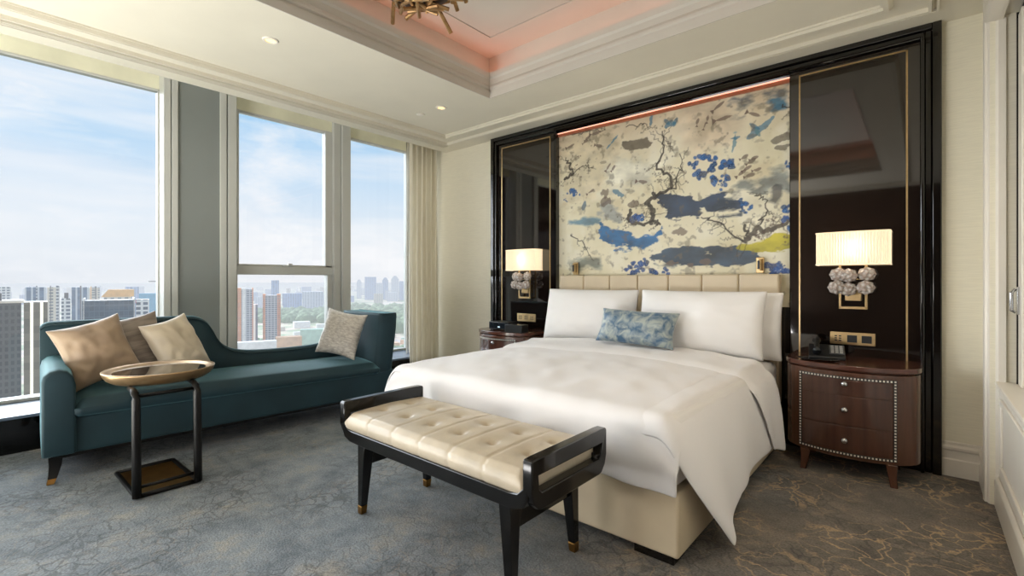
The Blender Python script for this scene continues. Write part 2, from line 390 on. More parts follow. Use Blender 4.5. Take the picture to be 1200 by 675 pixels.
# ---- window wall
ZH = 2.942
CY0, CY1 = 1.196, 1.785
bm = NB(); box(bm, XG-.02, XG+.02, YB, YW, ZH, 3.14); struct('trim_5', bm, M['head'], 'pale head panel above the windows')
bm = NB()
box(bm, XG-.08, -5.15, CY0, CY1, .257, 3.14)
struct('column', bm, M['column'], 'grey panelled column between the windows')
bm = NB()
for y0, y1 in ((CY0-.005, 1.245), (1.252, 1.30), (1.645, 1.70), (1.712, CY1+.004)):
    box(bm, XG-.02, -5.128, y0, y1, .257, 3.14)
struct('trim_6', bm, M['frame'], 'grey upright strips on the column', bevel=.004)
def window(n, y0, y1, label, sash=None):
    bm = NB(); fx0, fx1 = XG-.05, XG+.02
    box(bm, fx0, fx1, y0, y1, .257, .28); box(bm, fx0, fx1, y0, y1, ZH-.02, ZH)
    box(bm, fx0, fx1, y0, y0+.015, .257, ZH); box(bm, fx0, fx1, y1-.015, y1, .257, ZH)
    w = struct(n, bm, M['frame'], label, bevel=.003)
    if sash:
        bm = NB(); box(bm, XG-.06, XG+.05, y0-.02, y1+.02, 1.255, 1.345)
        box(bm, XG-.05, XG+.03, y1-.085, y1, 1.345, ZH); box(bm, XG-.05, XG+.03, y1-.06, y1, .257, 1.255)
        box(bm, XG-.05, XG+.03, y0, y0+.025, 1.345, ZH)
        box(bm, XG-.05, XG+.03, y0, y1, 1.345, 1.365); obj('sash_frame', bm, M['frame'], w, bevel=.004)['kind'] = 'structure'
        bm = NB(); yc = (y0+y1)/2; box(bm, XG+.03, XG+.055, yc-.06, yc+.06, 1.345, 1.357); box(bm, XG+.035, XG+.075, yc-.012, yc+.03, 1.352, 1.378)
        obj('sash_latch', bm, M['frame'], w, bevel=.004)['kind'] = 'structure'
        bm = NB(); box(bm, XG-.003, XG+.003, y0, y1, 1.345, ZH-.01); obj('upper_pane', bm, M['glass'], w)['kind'] = 'structure'
        bm = NB(); box(bm, XG-.003, XG+.003, y0, y1, .27, 1.26); obj('lower_pane', bm, M['glass'], w)['kind'] = 'structure'
    else:
        bm = NB(); box(bm, XG-.003, XG+.003, y0, y1, .27, ZH-.01); obj('pane', bm, M['glass'], w)['kind'] = 'structure'
window('window_1', YB, CY0, 'full height window beside the three cushions')
window('window_2', CY1+.05, 2.873, 'window with a sash bar behind the middle of the daybed', True)
window('window_3', 3.072, YW, 'tall window beside the curtain')
bm = NB(); box(bm, XG-.1, XG+.07, 2.873, 2.96, .257, 3.14); box(bm, XG-.1, XG+.10, 2.965, 3.072, .257, 3.14)
struct('trim_7', bm, M['frame'], 'grey upright mullion between two windows', bevel=.005)
bm = NB(); box(bm, XG-.3, XG-.1, YB-.1, YW+.1, -.3, .25); struct('trim_8', bm, M['column'], 'outer spandrel under the windows')

# ---- black lacquer surround, panels, mural
def ringframe(bm, x0, x1, z0, z1, w, y0, y1):
    box(bm, x0, x0+w, y0, y1, z0, z1); box(bm, x1-w, x1, y0, y1, z0, z1); box(bm, x0+w, x1-w, y0, y1, z1-w, z1)
bm = NB()
ringframe(bm, -3.69, .098, 0, 2.80, .045, 3.915, YW)
ringframe(bm, -3.645, .053, 0, 2.755, .035, 3.935, YW)
ringframe(bm, -3.61, .018, 0, 2.72, .02, 3.90, YW)
struct('trim_9', bm, M['black'], 'stepped black lacquer surround of the headboard wall', bevel=.006)
def side_panel(x0, x1, lab):
    t = thing('lacquer_panel', lab, 'wall panel', ((x0+x1)/2, 3.93, 0), 0)
    bm = NB(); w = (x1-x0)/2; box(bm, -w, w, 0, .03, .0, 2.70); obj('board', bm, M['panel'], t, bevel=.004)
    bm = NB(); g0, g1 = (-w+.058, w-.062)
    for a, b, c, d in ((g0, g0+.010, .06, 2.665), (g1-.010, g1, .06, 2.665), (g0, g1, 2.655, 2.665), (g0, g1, .06, .070)): box(bm, a, b, -.004, .002, c, d)
    obj('gold_inlay', bm, M['gold'], t); return t
side_panel(-3.59, -2.80, 'glossy dark brown wall panel with gold line beside the curtain')
side_panel(-.722, .0, 'glossy dark brown wall panel with gold line behind the telephone nightstand')
bm = NB(); box(bm, -2.80, -.722, 3.955, YW, 0, 1.0); box(bm, -2.80, -2.772, 3.90, YW, 0, 2.70); box(bm, -.75+.03, -.722+.002, 3.92, YW, 0, 2.70)
box(bm, -2.80, -.722, 3.89, YW, 2.69, 2.72); box(bm, -2.772, -.72, 3.955, YW, 2.66, 2.69)
struct('trim_10', bm, M['black'], 'black lacquer recess around the mural')
t = thing('picture_light_strip', 'copper strip light running along the top of the mural', 'strip light', (-1.745, 3.93, 2.66))
bm = NB(); box(bm, -1.025, 1.025, 0, .03, -.022, .012); obj('copper_profile', bm, mat('copper', (196, 118, 88), .3, .6, nscale=10, namt=.1), t)
bm = NB(); box(bm, -1.025, 1.025, -.006, 0, .003, .012); obj('light_line', bm, emis('pink_led_line', (255, 190, 165), .9), t)

# ---- the painted mural: colours computed per vertex on a fine grid
MX0, MX1, MZ0, MZ1 = -2.772, -.72, 1.0, 2.66
GW, GH = 560, 450
def fbm(w, h, sc, oct=4, seed=0, ax=1.0, az=1.0):
    r = np.random.default_rng(seed); out = np.zeros((h, w)); amp = 1; tot = 0
    for o in range(oct):
        gw, gh = max(2, int(sc*ax*2**o)+2), max(2, int(sc*az*h/w*2**o)+2)
        g = r.random((gh, gw)); xs = np.linspace(0, gw-1.001, w); ys = np.linspace(0, gh-1.001, h)
        xi, yi = xs.astype(int), ys.astype(int); fx = xs-xi; fy = ys-yi; fx = fx*fx*(3-2*fx); fy = fy*fy*(3-2*fy)
        a = g[np.ix_(yi, xi)]; b = g[np.ix_(yi, xi+1)]; c = g[np.ix_(yi+1, xi)]; d = g[np.ix_(yi+1, xi+1)]
        out += amp*((a*(1-fx)+b*fx)*(1-fy)[:, None] + (c*(1-fx)+d*fx)*fy[:, None]); tot += amp; amp *= .5
    return out/tot
def paint_mural():
    X, Z = np.meshgrid(np.linspace(MX0, MX1, GW), np.linspace(MZ0, MZ1, GH))
    def L(c): return np.array(lin(c)[:3])
    n1 = fbm(GW, GH, 4, 5, 1); n2 = fbm(GW, GH, 9, 5, 2); n3 = fbm(GW, GH, 40, 3, 3); n4 = fbm(GW, GH, 14, 4, 5, 1, 2.2)
    img = L((230, 223, 196))[None, None]*np.ones((GH, GW, 1))
    def over(mask, c, a=1.0):
        nonlocal img
        m = np.clip(mask, 0, 1)[..., None]*a; img = img*(1-m) + (L(c) if isinstance(c, tuple) else c)*m
    over((n1-.45)*4, (206, 198, 164), .6); over((n2-.56)*6, (238, 234, 216), .6); over((.40-n2)*6, (196, 180, 140), .45)
    over(np.clip((Z-2.25)/.4, 0, 1)*(.4+n1), (206, 180, 158), .6)
    def poly(pts, c, soft=.007, rough=.05, a=1.0, tex=None, seed=0):
        P = np.array(pts); inside = np.zeros(X.shape, bool); dist = np.full(X.shape, 9.0)
        nz = fbm(GW, GH, 18, 6, 100+seed, 1, 1.7)-.5; nz = nz*1.5; nz += .5*(fbm(GW, GH, 60, 3, 300+seed, .7, 1.6)-.5) + .9*(fbm(GW, GH, 9, 5, 500+seed, 1.0, 5.0)-.5)
        for i in range(len(P)):
            (x0, z0), (x1, z1) = P[i], P[(i+1) % len(P)]
            cond = ((z0 > Z) != (z1 > Z)); xi = (x1-x0)*(Z-z0)/((z1-z0) if abs(z1-z0) > 1e-9 else 1e-9)+x0
            inside ^= cond & (X < xi)
            tt = np.clip(((X-x0)*(x1-x0)+(Z-z0)*(z1-z0))/max(1e-9, (x1-x0)**2+(z1-z0)**2), 0, 1)
            dist = np.minimum(dist, np.hypot(X-x0-tt*(x1-x0), Z-z0-tt*(z1-z0)))
        sd = np.where(inside, dist, -dist) + nz*rough*2
        m = np.clip(sd/soft*.5+.5, 0, 1)
        col = L(c)[None, None]*(1 + ((n2-.5)+.8*(n4-.5))[..., None]*(tex if tex is not None else 1.3))
        over(m, col, a)
    def blob(x, z, r, c, k=5, seed=0, petals=True):
        rr = np.random.default_rng(seed)
        for j in range(k):
            an = rr.random()*6.28; px, pz = x+math.cos(an)*r*.75*rr.random()*1.3, z+math.sin(an)*r*.75*rr.random()*1.3
            d = np.hypot(X-px, Z-pz); rad = r*(.30+.25*rr.random())*(1+.9*(n3-.5)*2)
            m = np.clip((rad-d)/.006, 0, 1)
            cc = np.array(L(c))*(0.45+.8*rr.random())
            over(m, cc, .9)
            ang = np.arctan2(Z-pz, X-px); over(np.clip((rad*.8-d)/.008, 0, 1)*(np.sin(ang*5+an) > .75), (150, 180, 205), .5)
    def stroke(pts, w0, w1, c, seed=0, wob=.012, a=.92):
        w0 *= .95; w1 *= .9
        rr = np.random.default_rng(seed); P = [np.array(pts[0])]
        for q0, q1 in zip(pts, pts[1:]):
            for t_ in np.linspace(0, 1, 7)[1:]:
                P.append(np.array(q0)*(1-t_)+np.array(q1)*t_ + rr.normal(0, wob, 2)*(t_ < 1))
        n = len(P)-1; m = np.zeros(X.shape)
        for i in range(n):
            (x0, z0), (x1, z1) = P[i], P[i+1]; pad = .05
            ix0 = int(max(0, (min(x0, x1)-pad-MX0)/(MX1-MX0)*GW)); ix1 = int(min(GW, (max(x0, x1)+pad-MX0)/(MX1-MX0)*GW+1))
            iz0 = int(max(0, (min(z0, z1)-pad-MZ0)/(MZ1-MZ0)*GH)); iz1 = int(min(GH, (max(z0, z1)+pad-MZ0)/(MZ1-MZ0)*GH+1))
            if ix1 <= ix0 or iz1 <= iz0: continue
            xs, zs = X[iz0:iz1, ix0:ix1], Z[iz0:iz1, ix0:ix1]
            tt = np.clip(((xs-x0)*(x1-x0)+(zs-z0)*(z1-z0))/max(1e-9, (x1-x0)**2+(z1-z0)**2), 0, 1)
            d = np.hypot(xs-x0-tt*(x1-x0), zs-z0-tt*(z1-z0)); w = (w0+(w1-w0)*i/n)*(.7+.7*n3[iz0:iz1, ix0:ix1])
            m[iz0:iz1, ix0:ix1] = np.maximum(m[iz0:iz1, ix0:ix1], np.clip((w-d)/.004+.5, 0, 1))
        over(m, c, a); return P
    def twigs(P, n, ln_, c, seed, leaf=None):
        rr = np.random.default_rng(seed)
        for _ in range(n):
            p = P[rr.integers(1, len(P))]; an = rr.random()*6.28; q = p+np.array([math.cos(an), math.sin(an)])*ln_*(.4+rr.random())
            an += rr.normal(0, .7); r2 = q+np.array([math.cos(an), math.sin(an)])*ln_*.6
            stroke([p, q, r2], .0042, .002, c, seed+_+5, .008, .6)
            if leaf and rr.random() < .4:
                for k in range(3):
                    d = np.hypot(X-r2[0]-rr.normal(0, .02), Z-r2[1]-rr.normal(0, .02)); over((.010-d)/.005, leaf, .7)
    def leaf_(x, z, l, w, an, c, a=.9, tail=0):
        u = (X-x)*math.cos(an)+(Z-z)*math.sin(an); v = -(X-x)*math.sin(an)+(Z-z)*math.cos(an)
        m = 1-np.hypot(u/l, (v+.012*(n4-.5))/(w*(1+1.1*(n3-.5)*(1 if w < .02 else 2)))); over(m*l/.008*(.55+.9*(n3 > .42)), c, a*.85)
        if tail: over((1-np.abs(u+l*1.15)/(l*.35))*((np.abs(v) < (np.abs(u+l*.9)*.8)))*6, c, a)
    MUR_DATA(poly, blob, stroke, twigs, leaf_)
    over((n3-.66)*10, (120, 110, 90), .4)
    over((n3*.6+n4*.4-.60)*14, (92, 84, 74), .28)
    return img
def MUR_DATA(poly, blob, stroke, twigs, leaf_):
    poly([(-1.17, 1.86), (-1.08, 1.88), (-0.99, 1.43), (-0.71, 1.27), (-0.71, 1.73), (-0.96, 1.86)], (214, 210, 190), soft=0.03, rough=0.03, a=0.35, seed=19)
    poly([(-2.71, 2.64), (-2.17, 2.62), (-2.1, 2.33), (-2.36, 1.96), (-2.71, 1.93)], (196, 182, 150), soft=0.03, rough=0.06, a=0.5, seed=1)
    poly([(-2.28, 2.26), (-2.03, 2.31), (-1.76, 2.17), (-1.79, 2.04), (-2.17, 2.06)], (222, 220, 204), soft=0.05, rough=0.06, a=0.85, seed=2)
    poly([(-1.57, 2.72), (-1.12, 2.66), (-1.07, 2.26), (-1.45, 2.22)], (206, 184, 160), soft=0.08, rough=0.04, a=0.5, seed=3)
    poly([(-1.1, 1.92), (-0.92, 1.99), (-0.72, 2.03), (-0.72, 1.87), (-0.92, 1.86)], (134, 140, 136), soft=0.03, rough=0.05, a=0.9, seed=4)
    poly([(-2.32, 1.93), (-2.15, 1.94), (-2.08, 1.74), (-2.28, 1.74)], (166, 170, 166), soft=0.02, rough=0.04, a=0.9, seed=5)
    poly([(-1.73, 1.97), (-1.57, 1.92), (-1.42, 1.86), (-1.2, 1.9), (-1.09, 1.81), (-1.07, 1.77), (-1.33, 1.76), (-1.39, 1.72), (-1.66, 1.75)], (36, 60, 90), soft=.006, rough=0.043, a=0.95, seed=6)
    poly([(-1.2, 1.9), (-1.08, 1.88), (-1.08, 1.77), (-1.25, 1.76)], (62, 72, 84), soft=0.015, rough=0.04, a=0.8, seed=7)
    poly([(-1.25, 1.71), (-1.05, 1.72), (-1.05, 1.69), (-1.22, 1.69)], (58, 72, 88), soft=0.008, rough=0.012, a=0.9, seed=8)
    poly([(-2.29, 1.73), (-2.2, 1.67), (-2.1, 1.68), (-1.96, 1.6), (-1.76, 1.61), (-1.69, 1.69), (-1.66, 1.64), (-1.79, 1.51), (-1.86, 1.47), (-2.19, 1.5), (-2.3, 1.59)], (30, 98, 150), soft=.006, rough=0.031, a=0.95, seed=9, tex=1.6)
    poly([(-2.64, 1.78), (-2.48, 1.81), (-2.3, 1.77), (-2.32, 1.73), (-2.56, 1.74)], (84, 132, 156), soft=0.015, rough=0.025, a=0.85, seed=10)
    poly([(-1.79, 1.43), (-1.69, 1.48), (-1.48, 1.48), (-1.33, 1.42), (-1.12, 1.47), (-0.94, 1.43), (-0.94, 1.36), (-1.17, 1.32), (-1.45, 1.32), (-1.76, 1.37)], (44, 68, 92), soft=.006, rough=0.037, a=0.95, seed=11)
    poly([(-1.76, 1.34), (-1.57, 1.35), (-1.57, 1.32), (-1.73, 1.3)], (60, 80, 100), soft=0.01, rough=0.02, a=0.8, seed=12)
    poly([(-1.08, 1.45), (-0.94, 1.49), (-0.82, 1.53), (-0.71, 1.51), (-0.71, 1.43), (-0.92, 1.41)], (172, 162, 40), soft=.006, rough=0.03, a=0.95, seed=13)
    poly([(-1.12, 2.63), (-0.96, 2.66), (-0.71, 2.65), (-0.71, 2.56), (-0.77, 2.49), (-0.92, 2.56), (-1.07, 2.54)], (84, 96, 106), soft=0.04, rough=0.09, a=0.8, seed=14)
    poly([(-0.84, 2.54), (-0.75, 2.54), (-0.75, 2.46), (-0.83, 2.47)], (60, 120, 150), soft=0.02, rough=0.03, a=0.9, seed=15)
    poly([(-2.08, 2.48), (-1.86, 2.47), (-1.8, 2.49), (-1.82, 2.36), (-1.96, 2.35), (-2.06, 2.4)], (100, 92, 78), soft=.006, rough=0.03, a=0.9, seed=16)
    poly([(-2.66, 1.36), (-2.52, 1.41), (-2.32, 1.39), (-2.32, 1.33), (-2.64, 1.31)], (104, 116, 112), soft=0.03, rough=0.04, a=0.8, seed=17)
    poly([(-0.86, 1.79), (-0.82, 1.93), (-0.77, 1.89), (-0.78, 1.79), (-0.82, 1.76)], (84, 84, 84), soft=0.01, rough=0.02, a=0.85, seed=18)
    P = stroke([(-1.79, 1.7), (-1.77, 1.81), (-1.82, 1.89), (-1.76, 1.94), (-1.61, 1.98), (-1.63, 2.1), (-1.74, 2.17), (-1.68, 2.32), (-1.69, 2.48)], 0.02, 0.005, (52, 45, 38), 1)
    twigs(P, 26, 0.09, (52, 45, 38), 10, (120, 112, 98))
    P = stroke([(-1.99, 1.83), (-2.01, 1.75), (-1.94, 1.7), (-1.76, 1.71), (-1.71, 1.68)], 0.014, 0.01, (52, 45, 38), 2)
    twigs(P, 8, 0.06, (52, 45, 38), 20, (90, 84, 74))
    P = stroke([(-1.61, 1.98), (-1.51, 2.11), (-1.54, 2.26)], 0.006, 0.003, (52, 45, 38), 3)
    twigs(P, 12, 0.07, (52, 45, 38), 30, (130, 118, 100))
    P = stroke([(-1.36, 1.71), (-1.22, 1.66), (-1.07, 1.52), (-1.0, 1.51), (-1.03, 1.62)], 0.005, 0.012, (52, 45, 38), 4)
    twigs(P, 16, 0.08, (52, 45, 38), 40, None)
    P = stroke([(-1.01, 1.52), (-0.94, 1.59), (-0.84, 1.57), (-0.77, 1.61), (-0.71, 1.65)], 0.016, 0.012, (84, 76, 66), 5)
    twigs(P, 18, 0.07, (84, 76, 66), 50, (90, 70, 60))
    P = stroke([(-0.92, 1.62), (-0.87, 1.72), (-0.9, 1.83), (-0.96, 1.84)], 0.006, 0.003, (52, 45, 38), 6)
    twigs(P, 4, 0.06, (52, 45, 38), 60, None)
    P = stroke([(-2.7, 2.21), (-2.6, 2.25), (-2.63, 2.35), (-2.69, 2.42)], 0.014, 0.006, (52, 45, 38), 7)
    twigs(P, 10, 0.07, (52, 45, 38), 70, (110, 90, 80))
    P = stroke([(-2.6, 2.25), (-2.48, 2.3), (-2.38, 2.27)], 0.005, 0.003, (52, 45, 38), 8)
    twigs(P, 5, 0.05, (52, 45, 38), 80, None)
    P = stroke([(-2.63, 1.64), (-2.52, 1.58), (-2.4, 1.42)], 0.006, 0.003, (52, 45, 38), 9)
    twigs(P, 6, 0.06, (52, 45, 38), 90, None)
    P = stroke([(-0.77, 2.49), (-0.71, 2.43)], 0.006, 0.003, (52, 45, 38), 10)
    twigs(P, 3, 0.06, (52, 45, 38), 100, None)
    P = stroke([(-2.7, 2.64), (-2.48, 2.64), (-2.25, 2.61)], 0.004, 0.003, (52, 45, 38), 11)
    twigs(P, 6, 0.06, (52, 45, 38), 110, (120, 100, 90))
    P = stroke([(-2.03, 2.59), (-1.86, 2.58), (-1.82, 2.54)], 0.004, 0.003, (52, 45, 38), 12)
    twigs(P, 3, 0.05, (52, 45, 38), 120, None)
    blob(-1.42, 2.16, 0.05, (24, 86, 150), 7, 21)
    blob(-1.34, 2.2, 0.05, (24, 86, 150), 7, 22)
    blob(-1.28, 2.17, 0.045, (24, 86, 150), 7, 23)
    blob(-1.37, 2.07, 0.05, (24, 86, 150), 7, 24)
    blob(-1.27, 2.1, 0.05, (24, 86, 150), 7, 25)
    blob(-1.19, 2.1, 0.045, (24, 86, 150), 7, 26)
    blob(-1.12, 2.11, 0.05, (24, 86, 150), 7, 27)
    blob(-1.25, 1.99, 0.05, (24, 86, 150), 7, 28)
    blob(-1.18, 2.0, 0.05, (24, 86, 150), 7, 29)
    blob(-1.21, 1.95, 0.04, (24, 86, 150), 7, 30)
    blob(-2.63, 2.08, 0.05, (24, 86, 150), 7, 31)
    blob(-2.57, 2.04, 0.045, (24, 86, 150), 7, 32)
    blob(-2.69, 1.99, 0.04, (24, 86, 150), 7, 33)
    blob(-1.03, 1.76, 0.05, (24, 86, 150), 7, 34)
    blob(-1.05, 1.79, 0.04, (24, 86, 150), 7, 35)
    blob(-1.96, 1.32, 0.05, (36, 80, 152), 7, 36)
    blob(-1.86, 1.35, 0.05, (36, 80, 152), 7, 37)
    blob(-1.91, 1.28, 0.05, (36, 80, 152), 7, 38)
    blob(-1.76, 1.27, 0.05, (36, 80, 152), 7, 39)
    blob(-1.66, 1.26, 0.05, (36, 80, 152), 7, 40)
    blob(-2.01, 1.26, 0.05, (36, 80, 152), 7, 41)
    blob(-0.84, 1.29, 0.05, (36, 80, 152), 7, 42)
    blob(-0.76, 1.27, 0.05, (36, 80, 152), 7, 43)
    blob(-0.79, 1.3, 0.04, (36, 80, 152), 7, 44)
    blob(-0.73, 1.73, 0.045, (24, 86, 150), 7, 45)
    blob(-0.74, 1.66, 0.04, (36, 80, 152), 7, 46)
    blob(-0.72, 1.58, 0.04, (24, 86, 150), 7, 47)
    blob(-0.73, 2.04, 0.045, (24, 86, 150), 7, 48)
    blob(-1.93, 1.76, 0.05, (36, 80, 152), 7, 49)
    blob(-1.88, 1.76, 0.04, (24, 86, 150), 7, 50)
    leaf_(-2.17, 2.48, 0.085, 0.024, 0.75, (52, 116, 146), .9, 0)
    leaf_(-2.11, 2.0, 0.07, 0.026, -0.5, (52, 116, 146), .9, 0)
    leaf_(-2.48, 1.92, 0.05, 0.02, 1.2, (70, 110, 140), .9, 0)
    leaf_(-1.79, 2.6, 0.06, 0.024, 1.4, (52, 116, 146), .9, 0)
    leaf_(-1.62, 2.52, 0.055, 0.028, 0.1, (52, 116, 146), .9, 0)
    leaf_(-1.58, 2.54, 0.04, 0.015, 0.9, (52, 116, 146), .9, 0)
    leaf_(-1.65, 2.55, 0.04, 0.015, 2.2, (52, 116, 146), .9, 0)
    leaf_(-0.92, 2.35, 0.12, 0.024, 0.62, (58, 124, 156), .9, 0)
    leaf_(-0.96, 2.37, 0.05, 0.012, -0.7, (52, 116, 146), .9, 0)
    leaf_(-0.94, 2.32, 0.04, 0.014, -1.1, (90, 130, 140), .9, 0)
    leaf_(-1.1, 2.35, 0.02, 0.012, 0, (120, 160, 170), .9, 0)
    leaf_(-1.11, 2.27, 0.075, 0.02, 1.4, (84, 138, 160), .9, 0)
    leaf_(-1.1, 2.31, 0.04, 0.02, 0, (52, 116, 146), .9, 0)
    leaf_(-1.18, 2.48, 0.065, 0.013, 0.08, (104, 84, 76), .9, 1)
    leaf_(-0.96, 2.46, 0.05, 0.013, -0.5, (104, 84, 76), .9, 1)
    leaf_(-1.87, 2.07, 0.05, 0.013, -0.2, (104, 84, 76), .9, 1)
    leaf_(-2.34, 2.6, 0.055, 0.013, 0.1, (104, 84, 76), .9, 1)
    leaf_(-2.63, 2.53, 0.045, 0.013, 0.3, (104, 84, 76), .9, 1)
    leaf_(-2.31, 2.47, 0.04, 0.013, -0.3, (104, 84, 76), .9, 1)
    leaf_(-1.22, 2.59, 0.05, 0.013, 0.6, (104, 84, 76), .9, 1)
    leaf_(-1.39, 2.5, 0.03, 0.013, 1.4, (104, 84, 76), .9, 1)
    leaf_(-1.33, 2.46, 0.03, 0.013, 1.2, (104, 84, 76), .9, 1)
    leaf_(-1.31, 2.51, 0.03, 0.013, 1.4, (104, 84, 76), .9, 1)
    leaf_(-2.21, 2.26, 0.04, 0.013, 0.9, (104, 84, 76), .9, 1)
    leaf_(-2.16, 2.24, 0.03, 0.013, 0.9, (104, 84, 76), .9, 1)
    leaf_(-2.4, 2.05, 0.04, 0.013, 0.5, (104, 84, 76), .9, 1)
    leaf_(-1.05, 2.03, 0.04, 0.013, 0.6, (104, 84, 76), .9, 1)
    leaf_(-1.01, 2.06, 0.035, 0.013, 0.5, (104, 84, 76), .9, 1)
    leaf_(-0.98, 2.11, 0.035, 0.013, 0.5, (104, 84, 76), .9, 1)
    leaf_(-0.99, 2.0, 0.035, 0.013, 0.2, (104, 84, 76), .9, 1)
    leaf_(-0.96, 2.13, 0.03, 0.013, 0.3, (104, 84, 76), .9, 1)
    leaf_(-1.03, 2.15, 0.03, 0.013, 0.4, (104, 84, 76), .9, 1)
    leaf_(-0.94, 2.04, 0.03, 0.013, 0.2, (104, 84, 76), .9, 1)
    leaf_(-2.44, 2.57, 0.03, 0.013, 0.6, (104, 84, 76), .9, 1)
    leaf_(-2.46, 2.54, 0.03, 0.013, 0.5, (104, 84, 76), .9, 1)
    leaf_(-1.54, 1.6, 0.075, 0.03, 0.05, (112, 96, 86), .9, 0)
    leaf_(-0.78, 2.24, 0.075, 0.034, 0.05, (104, 96, 84), .9, 0)
    leaf_(-1.96, 1.88, 0.06, 0.025, 0.05, (112, 96, 86), .9, 0)
    leaf_(-0.77, 2.18, 0.06, 0.02, 0.05, (104, 96, 84), .9, 0)
    leaf_(-1.6, 1.34, 0.06, 0.02, 0.05, (112, 96, 86), .9, 0)
    leaf_(-2.25, 2.02, 0.05, 0.045, 0.05, (112, 96, 86), .9, 0)
    leaf_(-2.24, 1.93, 0.06, 0.045, 0.05, (112, 96, 86), .9, 0)
    leaf_(-1.45, 1.33, 0.03, 0.02, 0.05, (112, 96, 86), .9, 0)
    leaf_(-1.33, 1.35, 0.05, 0.02, 0.05, (112, 96, 86), .9, 0)
def build_mural():
    img = paint_mural()
    xs = np.linspace(MX0, MX1, GW); zs = np.linspace(MZ0, MZ1, GH)
    vx = np.zeros((GH, GW, 3), np.float32); vx[..., 0] = xs[None]; vx[..., 1] = 3.952; vx[..., 2] = zs[:, None]
    idx = np.arange(GW*GH).reshape(GH, GW)
    q = np.stack([idx[:-1, :-1], idx[:-1, 1:], idx[1:, 1:], idx[1:, :-1]], -1).reshape(-1, 4)
    me = bpy.data.meshes.new('mural_panel'); me.vertices.add(GW*GH); me.vertices.foreach_set('co', vx.ravel())
    me.loops.add(q.size); me.loops.foreach_set('vertex_index', q.ravel().astype(np.int32))
    me.polygons.add(len(q)); me.polygons.foreach_set('loop_start', (np.arange(len(q))*4).astype(np.int32))
    me.update(calc_edges=True)
    ca = me.color_attributes.new('paint', 'FLOAT_COLOR', 'POINT')
    rgba = np.ones((GH*GW, 4), np.float32); rgba[:, :3] = np.clip(img.reshape(-1, 3), 0, 1); ca.data.foreach_set('color', rgba.ravel())
    m, nt, out = newmat('painted_silk'); c = nd(nt, 'VertexColor', {'layer_name': 'paint'})
    w = nd(nt, 'TexNoise', None, Vector=coords(nt, 'Object', (4, 4, 200)), Scale=1.0)
    pbsdf(nt, out, Base_Color=c.outputs[0], Roughness=.45, Normal=nd(nt, 'Bump', None, Strength=.05, Height=w.outputs[0]).outputs[0])
    me.materials.append(m)
    o = bpy.data.objects.new('mural_panel', me); COL.objects.link(o)
    tag(o, 'painted silk mural of blue clouds, branches and birds above the headboard', 'mural')
build_mural()
for x, lab in ((-2.555, 'small gold reading light above the headboard near the clock nightstand'), (-.916, 'small gold reading light above the headboard near the telephone nightstand')):
    t = thing('reading_light', lab, 'reading light', (x, 3.93, 1.25))
    bm = NB(); box(bm, -.028, .028, -.012, .0, .0, .12); obj('back_plate', bm, M['gold'], t, bevel=.005)
    bm = NB(); tube(bm, [(0, -.03, .02), (0, -.03, .105)], .02, 12); obj('lamp_tube', bm, M['gold'], t, smooth=False)
    bm = NB(); box(bm, -.009, .009, -.052, -.046, .03, .095); obj('lens', bm, M['plastic'], t, bevel=.002)
# ---- baseboards and right wall details
def base_profile(): return [(0, 0), (-.018, 0), (-.018, .10), (-.012, .108), (-.012, .155), (-.02, .165), (-.02, .178), (-.006, .19), (-.006, .205), (0, .21)]
bm = NB(); prism(bm, [(YW+a, z) for a, z in base_profile()], 0, .098, XR); struct('baseboard_back', bm, M['white'], 'white moulded baseboard under the cream wall strip')
bm = NB(); prism(bm, [(XR+a, z) for a, z in base_profile()], 1, 3.66, YW); struct('baseboard_right', bm, M['white'], 'short white baseboard on the return wall')
bm = NB(); prism(bm, [(-4.75, 0), (-3.69, 0), (-3.69, .2), (-4.75, .2)], 1, YW-.018, YW); struct('baseboard_back_left', bm, M['white'], 'white baseboard under the wall by the curtain')
bm = NB()
prism(bm, [(.258, 3.655), (.262, 3.625), (.272, 3.622), (.276, 3.606), (.30, 3.602), (.312, 3.585), (.34, 3.585), (.34, 3.66), (.258, 3.66)], 2, 0, ZC)
prism(bm, [(.258, 2.60), (.27, 2.585), (.29, 2.58), (.315, 2.575), (.33, 2.575), (.33, 2.70), (.27, 2.70), (.258, 2.69)], 1, 1.0, 3.62)
struct('trim_11', bm, M['white'], 'white moulded casing around the window recess')
bm = NB(); prism(bm, [(.30, .64), (.296, .65), (.30, .662), (.43, .662), (.43, .64)], 1, 1.0, 3.59); struct('trim_12', bm, M['white'], 'white ledge on top of the low panelling', bevel=.002)
bm = NB()
prism(bm, [(.315, 0), (.296, 0), (.296, .145), (.305, .155), (.315, .16)], 1, 1.0, 3.585)
for y0, y1 in ((2.45, 3.47), (1.2, 2.3)):
    for a, b, c, d in ((y0, y1, .56, .59), (y0, y1, .22, .25), (y0, y0+.03, .25, .56), (y1-.03, y1, .25, .56)): box(bm, .303, .316, a, b, c, d)
struct('trim_13', bm, M['white'], 'raised moulding frames on the low white panelling', bevel=.004)
t = thing('white_shutter', 'white folding shutter with black edge in the recess above the low panelling', 'shutter', (.385, 3.585, .664))
bm = NB(); box(bm, .012, .042, -1.2, -.045, .012, 1.90); obj('shutter_panel', bm, M['white'], t, bevel=.006)
bm = NB(); box(bm, -.012, .03, -.042, -.026, .0, 1.91); box(bm, -.004, .03, -1.2, -.03, 1.895, 1.912); obj('gasket', bm, M['black'], t)
bm = NB(); box(bm, -.008, .012, -.16, -.06, .0, 1.89); obj('stile', bm, M['white'], t, bevel=.004)
